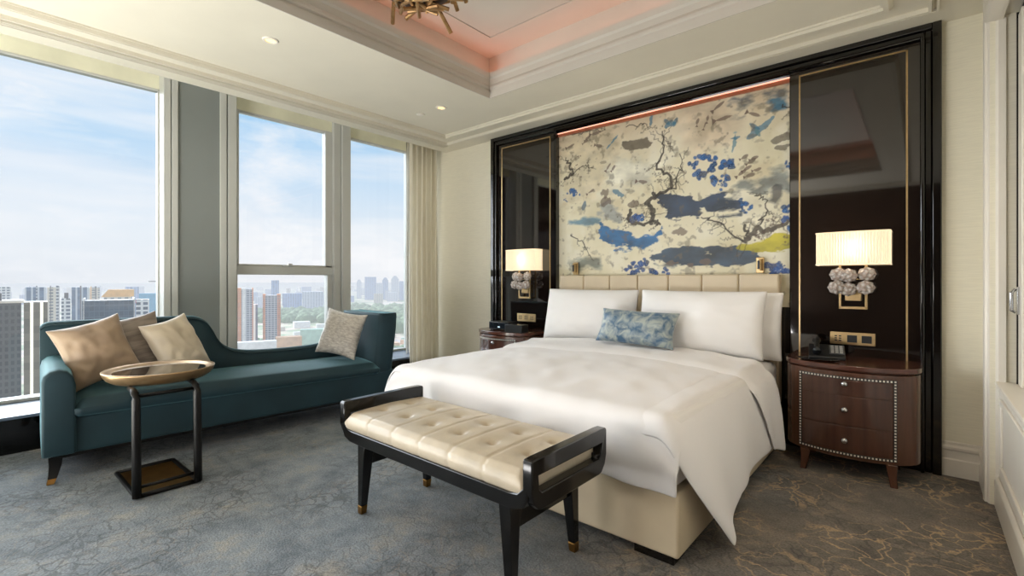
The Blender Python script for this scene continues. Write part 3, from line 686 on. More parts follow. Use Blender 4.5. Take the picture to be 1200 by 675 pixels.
bm = NB(); box(bm, -.016, -.008, -.10, -.07, .36, .50); tube(bm, [(-.02, -.085, .37), (-.035, -.085, .38), (-.035, -.085, .47), (-.02, -.085, .49)], .008, 8); obj('handle', bm, M['chrome'], t, bevel=.002)

# ------------------------------------------------------------------ bed
BX0, BX1, BF = -2.76, -.765, 1.95
t = thing('bed', 'king size bed with cream leather base and panelled headboard', 'bed', (-1.765, 2.93, 0))
ox, oy = 1.765, -2.93
bm = NB(); box(bm, BX0+ox, BX1+ox, BF+oy, 3.83+oy, .03, .305); obj('bed_base', bm, M['cream_leather'], t, bevel=.012, seg=3)
for x in (BX0+.02, BX1-.20):
    for y in (BF+.004, 3.6):
        bm = NB(); box(bm, x+ox, x+.18+ox, y+oy, y+.12+oy, 0, .035); obj('foot', bm, M['black'], t)
bm = NB(); box(bm, -.94, .94, BF+.08+oy, 3.8+oy, .002, .03); obj('plinth', bm, M['black'], t)
bm = NB()
hx0, hx1 = -2.69, -.772; n = 7
for i in range(n):
    a = hx0+(hx1-hx0)*i/n; b = hx0+(hx1-hx0)*(i+1)/n; box(bm, a+ox+.001, b+ox-.001, 3.845+oy, 3.945+oy, .3, 1.243)
obj('headboard', bm, M['cream_leather'], t, bevel=.014, seg=3)
bm = NB(); box(bm, -2.74+ox, -.78+ox, BF+.03+oy, 3.84+oy, .30, .615); obj('mattress', bm, M['linen2'], t, bevel=.05, seg=4)

# duvet --------------------------------------------------------------
def dz(x, y):
    u = (x+1.77)/1.0; puff = .055*(1-min(1, abs(u))**2.6)
    w = .013*mnoise.noise((x*2.2, y*2.0, 3.1)) + .007*mnoise.noise((x*6, y*3.2, 1.0)) + .003*mnoise.noise((x*13, y*8, 2.0)) + .006*mnoise.noise(((x+y)*7, (x-y)*2.5, 6.0))
    return .628 + puff*ss(1.85, 2.5, y)*.9 + .012*math.sin(y*1.7) + w
def build_duvet():
    bm = NB()
    xl, xr, yf, yh, R = -2.80, -.745, 1.905, 3.48, .09
    nx, ny = 74, 46
    P = []
    # rows from head to foot then down the foot face
    rows = [('t', yh + (yf+R-yh)*i/ny) for i in range(ny+1)] + [('a', PI/2*i/7) for i in range(1, 8)] + [('d', i/14) for i in range(1, 15)]
    for kind, v in rows:
        row = []
        for j in range(nx+1):
            x = xl + (xr-xl)*j/nx
            e = min(x-xl, xr-x); sag = .075*(1-ss(0, .11, e))**2 + .034*(1-ss(.0, .20, e))      # rounded lateral shoulder
            if kind == 't': y = v; z = dz(x, y)-sag; inset = 0
            elif kind == 'a': y = yf+R-R*math.sin(v); z = dz(x, yf+R)-sag-R*(1-math.cos(v))
            else:
                z0 = dz(x, yf+R)-sag-R; zb = .300 + .012*mnoise.noise((x*3, 0, 9)); z = z0+(zb-z0)*v
                fold = .02*mnoise.noise((x*4.5+.6*v, v*1.2, 5)) + .006*math.sin(x*23+v*2)*v
                y = yf + fold*ss(0, .4, v)*1.3 - .022*math.sin(PI*min(1, v*1.05)) + .028*v
            xx = x
            if kind == 'd': xx = x + (.02*v if x < -1.77 else -.02*v)*ss(.5, 1, abs(x+1.77)/1.03)
            row.append((xx, y, z))
        P.append(row)
    grid(bm, P)
    # side flaps: shoulder line to hem
    def flap(hem, side, y0, y1, inset, lift, yt=None, n=60, m=26, amp=.016, fr=16, seed=0, front=None):
        P = []
        for i in range(n+1):
            s = i/n; y = y0+(y1-y0)*s
            k = s*(len(hem)-1); a = min(int(k), len(hem)-2); f = k-a; f = f*f*(3-2*f) if False else f
            H = Vector(hem[a]).lerp(Vector(hem[a+1]), f)
            xs = xr if side > 0 else xl
            row = []
            for j in range(m+1):
                if j <= 6:        # lying on top
                    q = j/6; x = xs - side*(inset*(1-q)+.035*q); e = abs(xs-x)
                    z = dz(x, max(y, yf+R*.4)) - .075*(1-ss(0, .11, e))**2 + lift*ss(0, 1, q) - .0045*(1-ss(0, .6, q))
                    zf = 0 if y > yf+R else -R*(1-math.sqrt(max(0, 1-((yf+R-y)/R)**2)))
                    row.append(Vector((x, y, z+zf)))
                    if j == 6: S = row[-1].copy()
                else:
                    q = (j-6)/(m-6)
                    B = Vector((xs+side*.035, y, S.z-.10))
                    p = S*(1-q)**2 + B*2*q*(1-q)*.98 + H*q*q if True else None
                    den = (1-q)**2+2*q*(1-q)*.98+q*q; p = p/den
                    wv = amp*q*(math.sin(fr*s+1.2*q+seed) + .8*mnoise.noise((s*7, q*1.5, seed+.3)))
                    p.x += side*wv
                    row.append(p)
            P.append(row)
        grid(bm, P)
    flap([(-.632, 2.22, .028), (-.655, 2.38, .075), (-.685, 2.56, .125), (-.695, 2.8, .14), (-.70, 3.1, .155), (-.70, 3.45, .165)], 1, 1.90, 3.45, .26, .002, amp=.014, fr=15)
    flap([(-2.93, 1.96, .20), (-2.92, 2.3, .19), (-2.92, 2.8, .19), (-2.92, 3.45, .19)], -1, 1.92, 3.45, .26, .002, amp=.015, fr=18, seed=2)
    # turned-back band over the head end
    nb = 40; P = []
    hemR = [(-.68, 3.22, .17), (-.655, 3.47, .10)]
    for i in range(15):
        s = i/14; row = []
        y0 = 3.03 + .47*s
        for j in range(nx+1):
            x = xl + (xr-xl)*j/nx; e = min(x-xl, xr-x)
            y = y0 + .02*mnoise.noise((x*1.5, 0, 7))
            z = dz(x, y) - .075*(1-ss(0, .11, e))**2 + .022*ss(0, .12, s) - .004*(1-ss(0, .1, s)) + (.018*math.sin(PI*ss(.75, 1, s)))
            row.append(Vector((x, y, z)))
        S = row[-1]; H = Vector(hemR[0]).lerp(Vector(hemR[1]), s)
        for q in [k/16 for k in range(1, 17)]:
            B = Vector((xr+.055, S.y, S.z-.06)); p = S*(1-q)**2+B*2*q*(1-q)+H*q*q
            p.x += .012*q*math.sin(s*9+q); row.append(p)
        S = row[0].copy(); Hl = Vector((-2.93, 3.1+.4*s, .2)); ext = []
        for q in [k/12 for k in range(12, 0, -1)]:
            B = Vector((xl-.055, S.y, S.z-.06)); ext.append(S*(1-q)**2+B*2*q*(1-q)+Hl*q*q)
        P.append(ext+row)
    grid(bm, P)
    o = obj('duvet', bm, M['linen'], None, smooth=True, solid=.012, sub=1)
    tag(o, 'white duvet draped over the bed with a loose corner near the bench', 'duvet')
build_duvet()

def pillow_mesh(bm, w, h, t, n=22, sharp=.45, seed=0, wr=.012, crown=.0, dent=0, pin=.085):
    def pt(u, v, s):
        pu, pv = abs(u), abs(v)
        prof = max(0.0, (1-pu**2.4))**.55 * max(0.0, (1-pv**2.4))**.55
        pinch = 1-pin*(1-pv**2)*pu**2
        pinch2 = 1-pin*(1-pu**2)*pv**2
        x = u*w/2*pinch; z = v*h/2*pinch2
        if dent: z -= dent*math.exp(-(u/.35)**2)*ss(-.2, 1, v)*h
        k = wr*(mnoise.noise((u*2.2+seed, v*2.2, s*2.0))+.6*mnoise.noise((u*5+seed, v*5, s*2.0)))*min(1, prof*2)
        return Vector((x, s*(t/2*prof)+k*s, z + crown*u*u))
    for s in (1, -1):
        grid(bm, [[pt(-1+2*i/n, -1+2*j/n, s) for j in range(n+1)] for i in range(n+1)])
    bmesh.ops.remove_doubles(bm, verts=bm.verts[:], dist=.0005)
def cushion(name, label, cat, m, loc, size, yaw, tilt, roll=0, group=None, pm=None, **kw):
    """yaw: world direction the front faces; tilt: leaning back; roll: turned in its own plane"""
    bm = NB(); pillow_mesh(bm, *size, **kw)
    o = obj(name, bm, [m], None, smooth=True, sub=1)
    R = Matrix.Rotation(yaw, 4, 'Z') @ Matrix.Rotation(-tilt, 4, 'X') @ Matrix.Rotation(roll, 4, 'Y')
    o.matrix_world = Matrix.Translation(loc) @ R
    tag(o, label, cat, group); return o
# local front = -Y. tilt>0 leans the top back (+Y)
def bedpillow(label, loc, tilt, seed, w=.96, h=.50):
    o = cushion('bed_pillow', label, 'pillow', M['linen2'], loc, (w, h, .22), 0, tilt, 0, 'white pillows against the headboard', seed=seed, wr=.014, pin=.035)
    return o
bedpillow('white pillow beside the clock nightstand, behind the blue cushion', (-2.25, 3.66, .88), .22, 1)
bedpillow('white pillow in front on the telephone nightstand side', (-1.27, 3.60, .885), .24, 2)
bedpillow('white pillow standing behind the front pillow on the telephone side', (-1.215, 3.765, .87), .12, 3, 1.0)
cushion('lumbar_cushion', 'blue and silver brocade cushion lying against the white pillows', 'cushion', M['lumbar'], (-1.655, 3.38, .835), (.66, .29, .15), .02, .42, .03, None, seed=9)

# ------------------------------------------------------------------ bench
t = thing('upholstered_bench', 'black framed bench with tufted cream leather seat at the foot of the bed', 'bench', (-1.674, 1.565, 0))
bx = .622; by = .26
def endframe(sx):
    bm = NB(); x0, x1 = sx*bx-.022, sx*bx+.022
    box(bm, x0, x1, -by+.04, by-.04, .502, .565)
    box(bm, x0, x1, -by+.06, by-.06, .375, .44)
    for q in (-1, 1):
        prism(bm, [(q*(by-.04), .565), (q*(by-.006), .563), (q*by, .553), (q*by, .45), (q*(by-.012), .41), (q*(by-.04), .38), (q*(by-.06), .375), (q*(by-.06), .44), (q*(by-.046), .452), (q*(by-.04), .502)], 0, x0, x1)
    return bm
for s in (-1, 1): obj('end_frame', endframe(s), M['ebony'], t, bevel=.005, seg=3, weld=.0004)
for s in (-1, 1):
    bm = NB(); y = s*(by-.026)
    prism(bm, [(-bx+.02, .46), (-bx-.0, .45), (-bx, .42), (-bx+.02, .385), (-bx+.07, .368), (-bx+.2, .365), (bx-.2, .365), (bx-.07, .368), (bx-.02, .385), (bx, .42), (bx, .45), (bx-.02, .46), (bx-.05, .432), (bx-.09, .426), (-bx+.09, .426), (-bx+.05, .432)], 1, y-.025, y+.025)
    obj('long_rail', bm, M['ebony'], t, bevel=.005, angle=50)
def leg(bm, x, y, dx, dy, z1=.37, zc=.042):
    for (z0, z1_, mi, a, b) in ((zc, z1, 0, .0175, .031), (0, zc, 1, .016, .0185)):
        r0 = [(x+dx*(1-z0/z1)+sx*a, y+dy*(1-z0/z1)+sy*a, z0) for sx, sy in ((-1, -1), (1, -1), (1, 1), (-1, 1))]
        r1 = [(x+dx*(1-z1_/z1)+sx*b, y+dy*(1-z1_/z1)+sy*b, z1_) for sx, sy in ((-1, -1), (1, -1), (1, 1), (-1, 1))]
        A = [bm.verts.new(p) for p in r0]; B = [bm.verts.new(p) for p in r1]
        for f in [bm.faces.new(A[::-1]), bm.faces.new(B)] + [bm.faces.new((A[k], A[(k+1) % 4], B[(k+1) % 4], B[k])) for k in range(4)]: f.material_index = mi
for sx in (-1, 1):
    for sy in (-1, 1):
        bm = NB(); leg(bm, sx*.488, sy*.20, sx*.02, sy*.012, .37); obj('leg', bm, [M['ebony'], M['brass']], t, bevel=.003)
    bm = NB(); box(bm, sx*.493-.013, sx*.493+.013, -.19, .19, .25, .325); obj('stretcher', bm, M['ebony'], t, bevel=.004)
# tufted seat
bm = NB(); nx, ny = 132, 52; W2, D2 = bx-.03, by-.008
tufts = [(-W2+2*W2*(i+.5)/6, yy) for i in range(6) for yy in (-.085, .085)]
seams = [-W2+2*W2*i/6 for i in range(1, 6)]
P = []
for i in range(nx+1):
    row = []
    for j in range(ny+1):
        x = -W2+2*W2*i/nx; y = -D2+2*D2*j/ny
        ex = min(x+W2, W2-x); ey = min(y+D2, D2-y)
        z = .518 - .016*(1-ss(0, .03, ex))**1.5 - .018*(1-ss(0, .035, ey))**1.5 - .012*(y/D2)**2
        for tx, ty in tufts:
            d = math.hypot((x-tx), (y-ty)); z -= .016*math.exp(-(d/.018)**2) + .011*math.exp(-(d/.05)**2)
        for sx in seams:
            z -= .004*math.exp(-((x-sx)/.007)**2)
        row.append((x, y, z))
    P.append(row)
V = grid(bm, P)
ring = [V[i][0] for i in range(nx+1)] + [V[nx][j] for j in range(1, ny+1)] + [V[i][ny] for i in range(nx-1, -1, -1)] + [V[0][j] for j in range(ny-1, 0, -1)]
prev = ring
for zz, ins in ((.46, -.006), (.435, -.006), (.42, .006)):
    cur = []
    for v in ring:
        g = 0
        for sx in seams: g += .004*math.exp(-((v.co.x-sx)/.008)**2)
        d = Vector((math.copysign(1, v.co.x) if W2-abs(v.co.x) < 1e-4 else 0, math.copysign(1, v.co.y) if D2-abs(v.co.y) < 1e-4 else 0))
        cur.append(bm.verts.new((v.co.x-d.x*(ins+g), v.co.y-d.y*(ins+g), zz)))
    for k in range(len(ring)): bm.faces.new((prev[k], prev[(k+1) % len(ring)], cur[(k+1) % len(ring)], cur[k]))
    prev = cur
bm.faces.new(prev)
seat = obj('seat_cushion', bm, M['bench_leather'], t, smooth=True)
for tx, ty in tufts:
    bm = NB(); lathe(bm, [(.001, .004), (.007, .003), (.009, 0), (.009, -.004)], (tx, ty, .487), 12); obj('tuft_button', bm, M['bench_leather'], seat, smooth=True)

# ------------------------------------------------------------------ nightstands
NS = thing('nightstand', 'bow front walnut nightstand carrying the telephone', 'nightstand', (-.343, 3.93, 0), 0, 'bow front walnut nightstands')
def plan(o=0.0, n=18):      # D-shaped plan, bulging towards -Y
    w = .345+o; pts = [(w, -.0), (w, -.22-o*.5)]
    for i in range(1, n): a = PI*i/n; pts.append((w*math.cos(a), -.22-o*.5-(.235+o*.6)*math.sin(a)**.75))
    return pts+[(-w, -.22-o*.5), (-w, 0)]
def front_y(x, o=0.0):
    w = .345+o; c = max(-1, min(1, x/w)); return -.22-o*.5-(.235+o*.6)*math.sin(math.acos(c))**.75
bm = NB(); prism(bm, plan(), 2, .125, .645); obj('body', bm, M['walnut'], NS, bevel=.006, angle=60)
bm = NB(); prism(bm, plan(-.012), 2, .645, .655); prism(bm, plan(.006), 2, .655, .685); obj('top', bm, M['walnut_top'], NS, bevel=.004, angle=60)
def curved_slab(bm, x0, x1, z0, z1, o0, o1, n=20, mi=0):
    P = []
    for i in range(n+1):
        x = x0+(x1-x0)*i/n; yf = front_y(x)
        P.append([(x, yf-o1+.03, z0), (x, yf-o1, z0), (x, yf-o1, z1), (x, yf-o1+.03, z1), (x, yf-o1+.03, z0)])
    grid(bm, P, mi)
    for row in (P[0], P[-1]): bm.faces.new([bm.verts.new(p) for p in row[:4]]).material_index = mi
for z0, z1, kz in ((.505, .598, .575), (.325, .50, .42), (.165, .320, .235)):
    bm = NB(); curved_slab(bm, -.235, .222, z0, z1, 0, .006); d = obj('drawer', bm, M['walnut_dark'], NS, bevel=.002, weld=.0002)
    bm = NB(); lathe(bm, [(.001, .024), (.011, .022), (.018, .014), (.016, .006), (.008, 0)], (0, 0, 0), 16)
    bmesh.ops.transform(bm, matrix=Matrix.Translation((-.005, front_y(0)-.006, kz)) @ Matrix.Rotation(PI/2, 4, 'X'), verts=bm.verts[:])
    obj('knob', bm, M['chrome'], d, smooth=True)
bm = NB()
bx0, bx1, bz0, bz1 = -.252, .24, .146, .618
for a, b, c, d in ((bx0, bx1, bz1-.016, bz1), (bx0, bx1, bz0, bz0+.016)): curved_slab(bm, a, b, c, d, 0, .004, 24)
for a, b in ((bx0, bx0+.016), (bx1-.016, bx1)): curved_slab(bm, a, b, bz0+.016, bz1-.016, 0, .004, 2)
def chip(x, z):
    y = front_y(x)-.006; box(bm, x-.0045, x+.0045, y, y+.006, z-.0045, z+.0045, 1)
for k in range(29):
    x = bx0+.008+(bx1-bx0-.016)*k/28; chip(x, bz1-.008); chip(x, bz0+.008)
for k in range(1, 26):
    z = bz0+.008+(bz1-bz0-.016)*k/26; chip(bx0+.008, z); chip(bx1-.008, z)
obj('inlay_border', bm, [M['inlay_b'], M['inlay_w']], NS)
for sx, y in ((-1, -.40), (1, -.40), (-1, -.05), (1, -.05)):
    bm = NB(); xx = sx*.215
    A = [(-.028, -.02), (.028, -.02), (.028, .02), (-.028, .02)]
    r1 = [bm.verts.new((xx+a, y+b, .13)) for a, b in A]; rm = [bm.verts.new((xx+a*.72+sx*.004, y+b*.8-.002, .06)) for a, b in A]
    r0 = [bm.verts.new((xx+a*.62+sx*.012, y+b*.7-(.012 if y < -.2 else 0), 0)) for a, b in A]
    bm.faces.new(r1); bm.faces.new(r0[::-1])
    for p, q in ((r1, rm), (rm, r0)):
        for k in range(4): bm.faces.new((p[k], p[(k+1) % 4], q[(k+1) % 4], q[k]))
    obj('leg', bm, M['walnut'], NS, bevel=.004)
dup(NS, (-3.225, 3.93, 0), 0, 'bow front walnut nightstand carrying the clock radio, mostly hidden by the bed')

# wall sconces
SK = thing('wall_sconce', 'wall sconce with ivory shade above the telephone nightstand', 'wall lamp', (-.343, 3.93, 1.0), 0, 'glass flower wall sconces')
def shade(bm):
    n = 84; P = []
    w, d = .195, .12
    per = []
    for i in range(n+1):
        s = i/n; L0 = d; tot = 2*d+2*w; q = s*tot
        if q < d: p = (-w, -q); nrm = (-1, 0)
        elif q < d+2*w: xx = -w+(q-d); p = (xx, -d-.02*(1-(xx/w)**2)); nrm = (0, -1)
        else: p = (w, -d+(q-d-2*w)); nrm = (1, 0)
        o = .006*math.cos(i*PI); per.append((p[0]+nrm[0]*o, p[1]+nrm[1]*o))
    grid(bm, [[(x, y, z) for z in (.30, .515)] for x, y in per])
bm = NB(); shade(bm); sh = obj('lamp_shade', bm, M['shade'], SK)
for z in (.298, .509):
    bm = NB()
    pts = [(-.198, 0, z+.004), (-.198, -.12, z+.004)] + [(-.198+.396*k/12, -.122-.02*(1-(2*k/12-1)**2), z+.004) for k in range(1, 12)] + [(.198, -.12, z+.004), (.198, 0, z+.004)]
    tube(bm, pts, .0055, 6); obj('shade_trim', bm, M['shade'], sh)
bm = NB()
for a, b, c, d in ((-.078, -.064, .01, .31), (.064, .078, .01, .31), (-.078, .078, .005, .022), (-.078, .078, .295, .31), (-.064, .064, .20, .208)): box(bm, a, b, -.055, -.04, c, d)
obj('gold_frame', bm, M['gold'], SK, bevel=.002)
bm = NB(); box(bm, -.045, .045, -.045, .0, .06, .15); obj('back_plate', bm, M['gold'], SK, bevel=.003)
for k, (x, z) in enumerate(((-.075, .235), (-.018, .228), (.078, .238), (-.083, .150), (-.022, .138), (.072, .150))):
    bm = NB()
    bmesh.ops.create_icosphere(bm, subdivisions=3, radius=.050)
    for v in bm.verts:
        a = math.atan2(v.co.z, v.co.x); r_ = math.hypot(v.co.x, v.co.z)
        f = 1+.06*math.cos(a*8)*min(1, r_/.03); v.co = Vector((v.co.x*f, v.co.y*.62, v.co.z*f*.9))
    bmesh.ops.translate(bm, vec=(x, -.10-.012*(k % 2), z), verts=bm.verts[:])
    g = obj('glass_flower', bm, M['crystal'], SK)
    bm = NB(); tube(bm, [(x, -.10, z), (x*.9, -.05, z+.03)], .004, 6); obj('flower_stem', bm, M['gold'], g)
dup(SK, (-3.165, 3.93, 1.0), 0, 'wall sconce with ivory shade above the clock nightstand')
# sockets
def sockets(x, z, lab, kinds):
    t = thing('switch_plate', lab, 'socket', (x, 3.93, z))
    bm = NB(); box(bm, -.125, .125, -.009, 0, -.042, .042); obj('plate', bm, M['gold'], t, bevel=.003)
    for k, kind in enumerate(kinds):
        cx = -.079+.079*k; bm = NB()
        if kind == 'dark': box(bm, cx-.027, cx+.027, -.013, -.004, -.024, .024)
        else:
            for a in (-1, 0, 1):
                for b in (-1, 1): box(bm, cx+b*.012-.007, cx+b*.012+.007, -.0115, -.004, a*.015-.004, a*.015+.004)
        obj('switch_module', bm, M['plastic'], t)
sockets(-.351, .803, 'gold switch plate with two dark sockets above the telephone', ('keys', 'dark', 'dark'))
sockets(-3.176, .80, 'gold switch plate above the clock radio nightstand', ('keys', 'keys', 'keys'))
# telephone, folder, radio, tissue box
t = thing('telephone', 'black desk telephone with a keypad on the nightstand', 'telephone', (-.47, 3.72, .685), .15)
bm = NB(); prism(bm, [(-.085, 0), (.085, 0), (.085, .075), (.06, .085), (-.085, .02)], 0, -.10, .10); obj('base', bm, M['plastic'], t, bevel=.006)
Mx = Matrix.Translation((.055, .0, .055)) @ Matrix.Rotation(math.atan2(.065, .145), 4, 'X')
bm = NB(); box(bm, -.04, .04, -.05, .055, .0, .006, 0, Mx); kp = obj('keypad', bm, mat('grey_keypad', (92, 94, 96), .4, nscale=80, namt=.3), t, bevel=.002)
bm = NB()
for a in range(3):
    for b in range(4): box(bm, -.032+.024*a, -.016+.024*a, -.043+.024*b, -.029+.024*b, .006, .011, 0, Mx)
obj('number_keys', bm, mat('pale_keys', (170, 170, 170), .4, nscale=50, namt=.1), kp)
bm = NB(); tube(bm, [(-.055, -.095, .055), (-.055, -.06, .07), (-.055, .06, .105), (-.055, .095, .105)], [.026, .016, .016, .026], 12); obj('handset', bm, M['plastic'], t, smooth=True)
t = thing('glass_tray', 'black oval glass tray in front of the telephone', 'tray', (-.50, 3.585, .685), 0)
bm = NB(); lathe(bm, [(.001, .002), (.085, .002), (.115, .011), (.118, .014), (.113, .010), (.083, .006), (.001, .006)], (0, 0, 0), 36, 0, 1.0, .55); obj('dish', bm, M['black'], t, smooth=True)
t = thing('clock_radio', 'flat black clock radio standing under the wall sconce beside the curtain', 'clock radio', (-3.27, 3.66, .685), 0)
bm = NB(); box(bm, -.135, .135, -.07, .09, .008, .085); obj('case', bm, M['plastic'], t, bevel=.006)
bm = NB(); box(bm, -.12, .12, -.0712, -.06, .02, .075); box(bm, -.01, .02, -.0716, -.06, .03, .04, 1); obj('front_panel', bm, [mat('smoked_front', (30, 36, 42), .1, nscale=9, namt=.1), emis('clock_display', (190, 215, 230), .8)], t)
for x in (-.11, .11): bm = NB(); box(bm, x-.015, x+.015, -.05, .07, 0, .008); obj('foot', bm, M['plastic'], t)
t = thing('tissue_box', 'black tissue box beside the clock radio', 'tissue box', (-3.02, 3.58, .685), .1)
bm = NB(); box(bm, -.10, .10, -.06, .06, 0, .075); obj('case', bm, M['plastic'], t, bevel=.004)
bm = NB(); lathe(bm, [(.001, 0), (.05, 0), (.05, .001), (.001, .001)], (0, 0, .0755), 24, 0, 1.2, .4); obj('slot', bm, M['darktop'], t)

# ------------------------------------------------------------------ daybed (local: y along the window, x=0 front, -x towards the window)
SA = -math.radians(4)
SO = Vector((-3.87, .31, 0))
sofa = thing('daybed', 'teal velvet daybed with a swooping back under the windows', 'sofa', SO, SA)
Ls, Dp = 2.36, .76
bm = NB(); box(bm, -Dp+.02, -.015, .02, Ls-.02, .155, .37); obj('seat_base', bm, M['teal'], sofa, bevel=.015, seg=3)
# seat cushion with crowned top
bm = NB()
P = []
y0, y1, x0, x1 = .145, Ls-.19, -Dp+.10, .012
nx, ny = 20, 60
for i in range(nx+1):
    row = []
    for j in range(ny+1):
        a = -1+2*i/nx; b = -1+2*j/ny
        x = (x0+x1)/2+(x1-x0)/2*a; y = (y0+y1)/2+(y1-y0)/2*b
        e = min((1-abs(a))*(x1-x0)/2, (1-abs(b))*(y1-y0)/2)
        z = .495-.02*a*a-.006*b*b-.045*(1-ss(0, .05, e))**2 + .004*mnoise.noise((x*4, y*3, 0)) - .02*ss(0, 1, j/ny)
        row.append((x, y, z))
    P.append(row)
V = grid(bm, P)
ring = [V[i][0] for i in range(nx+1)]+[V[nx][j] for j in range(1, ny+1)]+[V[i][ny] for i in range(nx-1, -1, -1)]+[V[0][j] for j in range(ny-1, 0, -1)]
prev = ring; cxy = Vector(((x0+x1)/2, (y0+y1)/2))
for zz, g in ((.425, .004), (.392, .003), (.374, -.012)):
    cur = []
    for v in ring:
        ax = math.copysign(1, v.co.x-cxy.x) if abs(abs(v.co.x-cxy.x)-(x1-x0)/2) < 1e-4 else 0
        ay = math.copysign(1, v.co.y-cxy.y) if abs(abs(v.co.y-cxy.y)-(y1-y0)/2) < 1e-4 else 0
        cur.append(bm.verts.new((v.co.x+ax*g, v.co.y+ay*g, zz-.02*(v.co.y-y0)/(y1-y0))))
    for k in range(len(ring)): bm.faces.new((prev[k], prev[(k+1) % len(ring)], cur[(k+1) % len(ring)], cur[k]))
    prev = cur
bm.faces.new(prev); obj('seat_cushion', bm, M['teal'], sofa, smooth=True)
# back: swoop profile
top = [(.0, .885), (.02, .905), (.06, .915), (.85, .912), (.92, .90), (.975, .865), (1.01, .81), (1.04, .74), (1.08, .675), (1.14, .625), (1.22, .598), (1.34, .582), (1.6, .575), (1.85, .578), (1.98, .60), (2.06, .645), (2.12, .72), (2.16, .80), (2.20, .86), (2.24, .885), (2.34, .888)]
def smooth_poly(p, it=2):
    for _ in range(it):
        q = [p[0]]
        for a, b in zip(p, p[1:]): q += [(a[0]*.75+b[0]*.25, a[1]*.75+b[1]*.25), (a[0]*.25+b[0]*.75, a[1]*.25+b[1]*.75)]
        q.append(p[-1]); p = q
    return p
tp = smooth_poly(top, 2)
prof = [(-Dp-.0, .16, 0), (-Dp+.0, None, -.03), (-Dp+.012, None, -.008), (-Dp+.05, None, 0), (-Dp+.09, None, -.004), (-Dp+.115, None, -.025), (-Dp+.13, .40, 0)]
bm = NB()
P = [[(x, y, (z if z is not None else tz+dz_)) for x, z, dz_ in prof] for y, tz in tp]
V = grid(bm, P)
bm.faces.new(V[0][::-1]); bm.faces.new(V[-1])
for a, b in zip(V, V[1:]): bm.faces.new((a[0], b[0], b[-1], a[-1]))
back = obj('backrest', bm, M['teal'], sofa, smooth=True)
bm = NB(); tube(bm, [(-Dp+.118, y, tz-.022) for y, tz in tp], .004, 6); obj('piping', bm, M['teal_pipe'], back, smooth=True)
# low arm at the cushion end
bm = NB()
armp = [(.0, .16), (.0, .60), (.008, .635), (.035, .66), (.075, .668), (.11, .655), (.135, .625), (.148, .57), (.15, .16)]
n = 10
P = [[(-Dp+.06+(Dp-.06)*i/n, y, z+(0 if z < .2 else .02*(1-i/n))) for y, z in armp] for i in range(n+1)]
P.append([(.012, .075+(y-.075)*.9, .16 if z < .2 else .16+(z-.16)*.975) for y, z in armp])
V = grid(bm, P); bm.faces.new(V[0]); bm.faces.new(V[-1][::-1])
for a, b in zip(V, V[1:]): bm.faces.new((a[0], b[0], b[-1], a[-1]))
obj('low_arm', bm, M['teal'], sofa, smooth=True, bevel=.008, seg=2)
# tall end at the other side: flat topped, slightly bowed
bm = NB()
pl = [(-Dp+.02, 2.17), (-.05, 2.17), (-.02, 2.175), (.0, 2.195), (.008, 2.23), (.004, 2.30), (-.015, 2.345), (-.05, 2.36), (-Dp+.02, 2.36)]
rows = [(z, 1-.06*(1-ss(.16, .9, z))) for z in (.16, .3, .45, .6, .75, .86, .884, .89)]
P = []
for z, k in rows:
    ins = .012 if z > .888 else 0
    P.append([(x-(.03*(1-ss(.16, .9, z)) if x > -.1 else 0)-(ins if x > -.1 else -ins), y + (.05*ss(.2, .9, z)-.03) + (ins if y < 2.25 else -ins), z) for x, y in pl])
V = grid(bm, P); bm.faces.new(V[-1]); bm.faces.new(V[0][::-1])
for a, b in zip(V, V[1:]): bm.faces.new((a[0], a[-1], b[-1], b[0]))
arm = obj('tall_arm', bm, M['teal'], sofa, bevel=.01, seg=2)
bm = NB(); tube(bm, [(x, y+.02+(.01 if y < 2.25 else -.01), .889) for x, y in pl], .005, 6); obj('piping', bm, M['teal_pipe'], arm, smooth=True)
bm = NB(); box(bm, -Dp+.03, -.03, .03, Ls-.03, .135, .158); obj('dark_plinth_rail', bm, M['dwood'], sofa)
for x, y, sx, sy in ((-.045, .06, 1, -1), (-.045, Ls-.07, 1, 1), (-Dp+.06, .06, -1, -1), (-Dp+.06, Ls-.07, -1, 1)):
    bm = NB(); rows = []
    for z, o, r in ((.15, 0, .032), (.10, .002, .028), (.05, .016, .022), (.03, .024, .02), (0, .038, .017)):
        rows.append([bm.verts.new((x+sx*o+a*r, y+sy*o*.6+b*r, z)) for a, b in ((-1, -1), (1, -1), (1, 1), (-1, 1))])
    for q, (a, b) in enumerate(zip(rows, rows[1:])):
        for k in range(4): bm.faces.new((a[k], b[k], b[(k+1) % 4], a[(k+1) % 4])).material_index = 1 if q == 3 else 0
    bm.faces.new(rows[0]); f = bm.faces.new(rows[-1]); f.material_index = 1
    obj('leg', bm, [M['dwood'], M['brass']], sofa, bevel=.003)
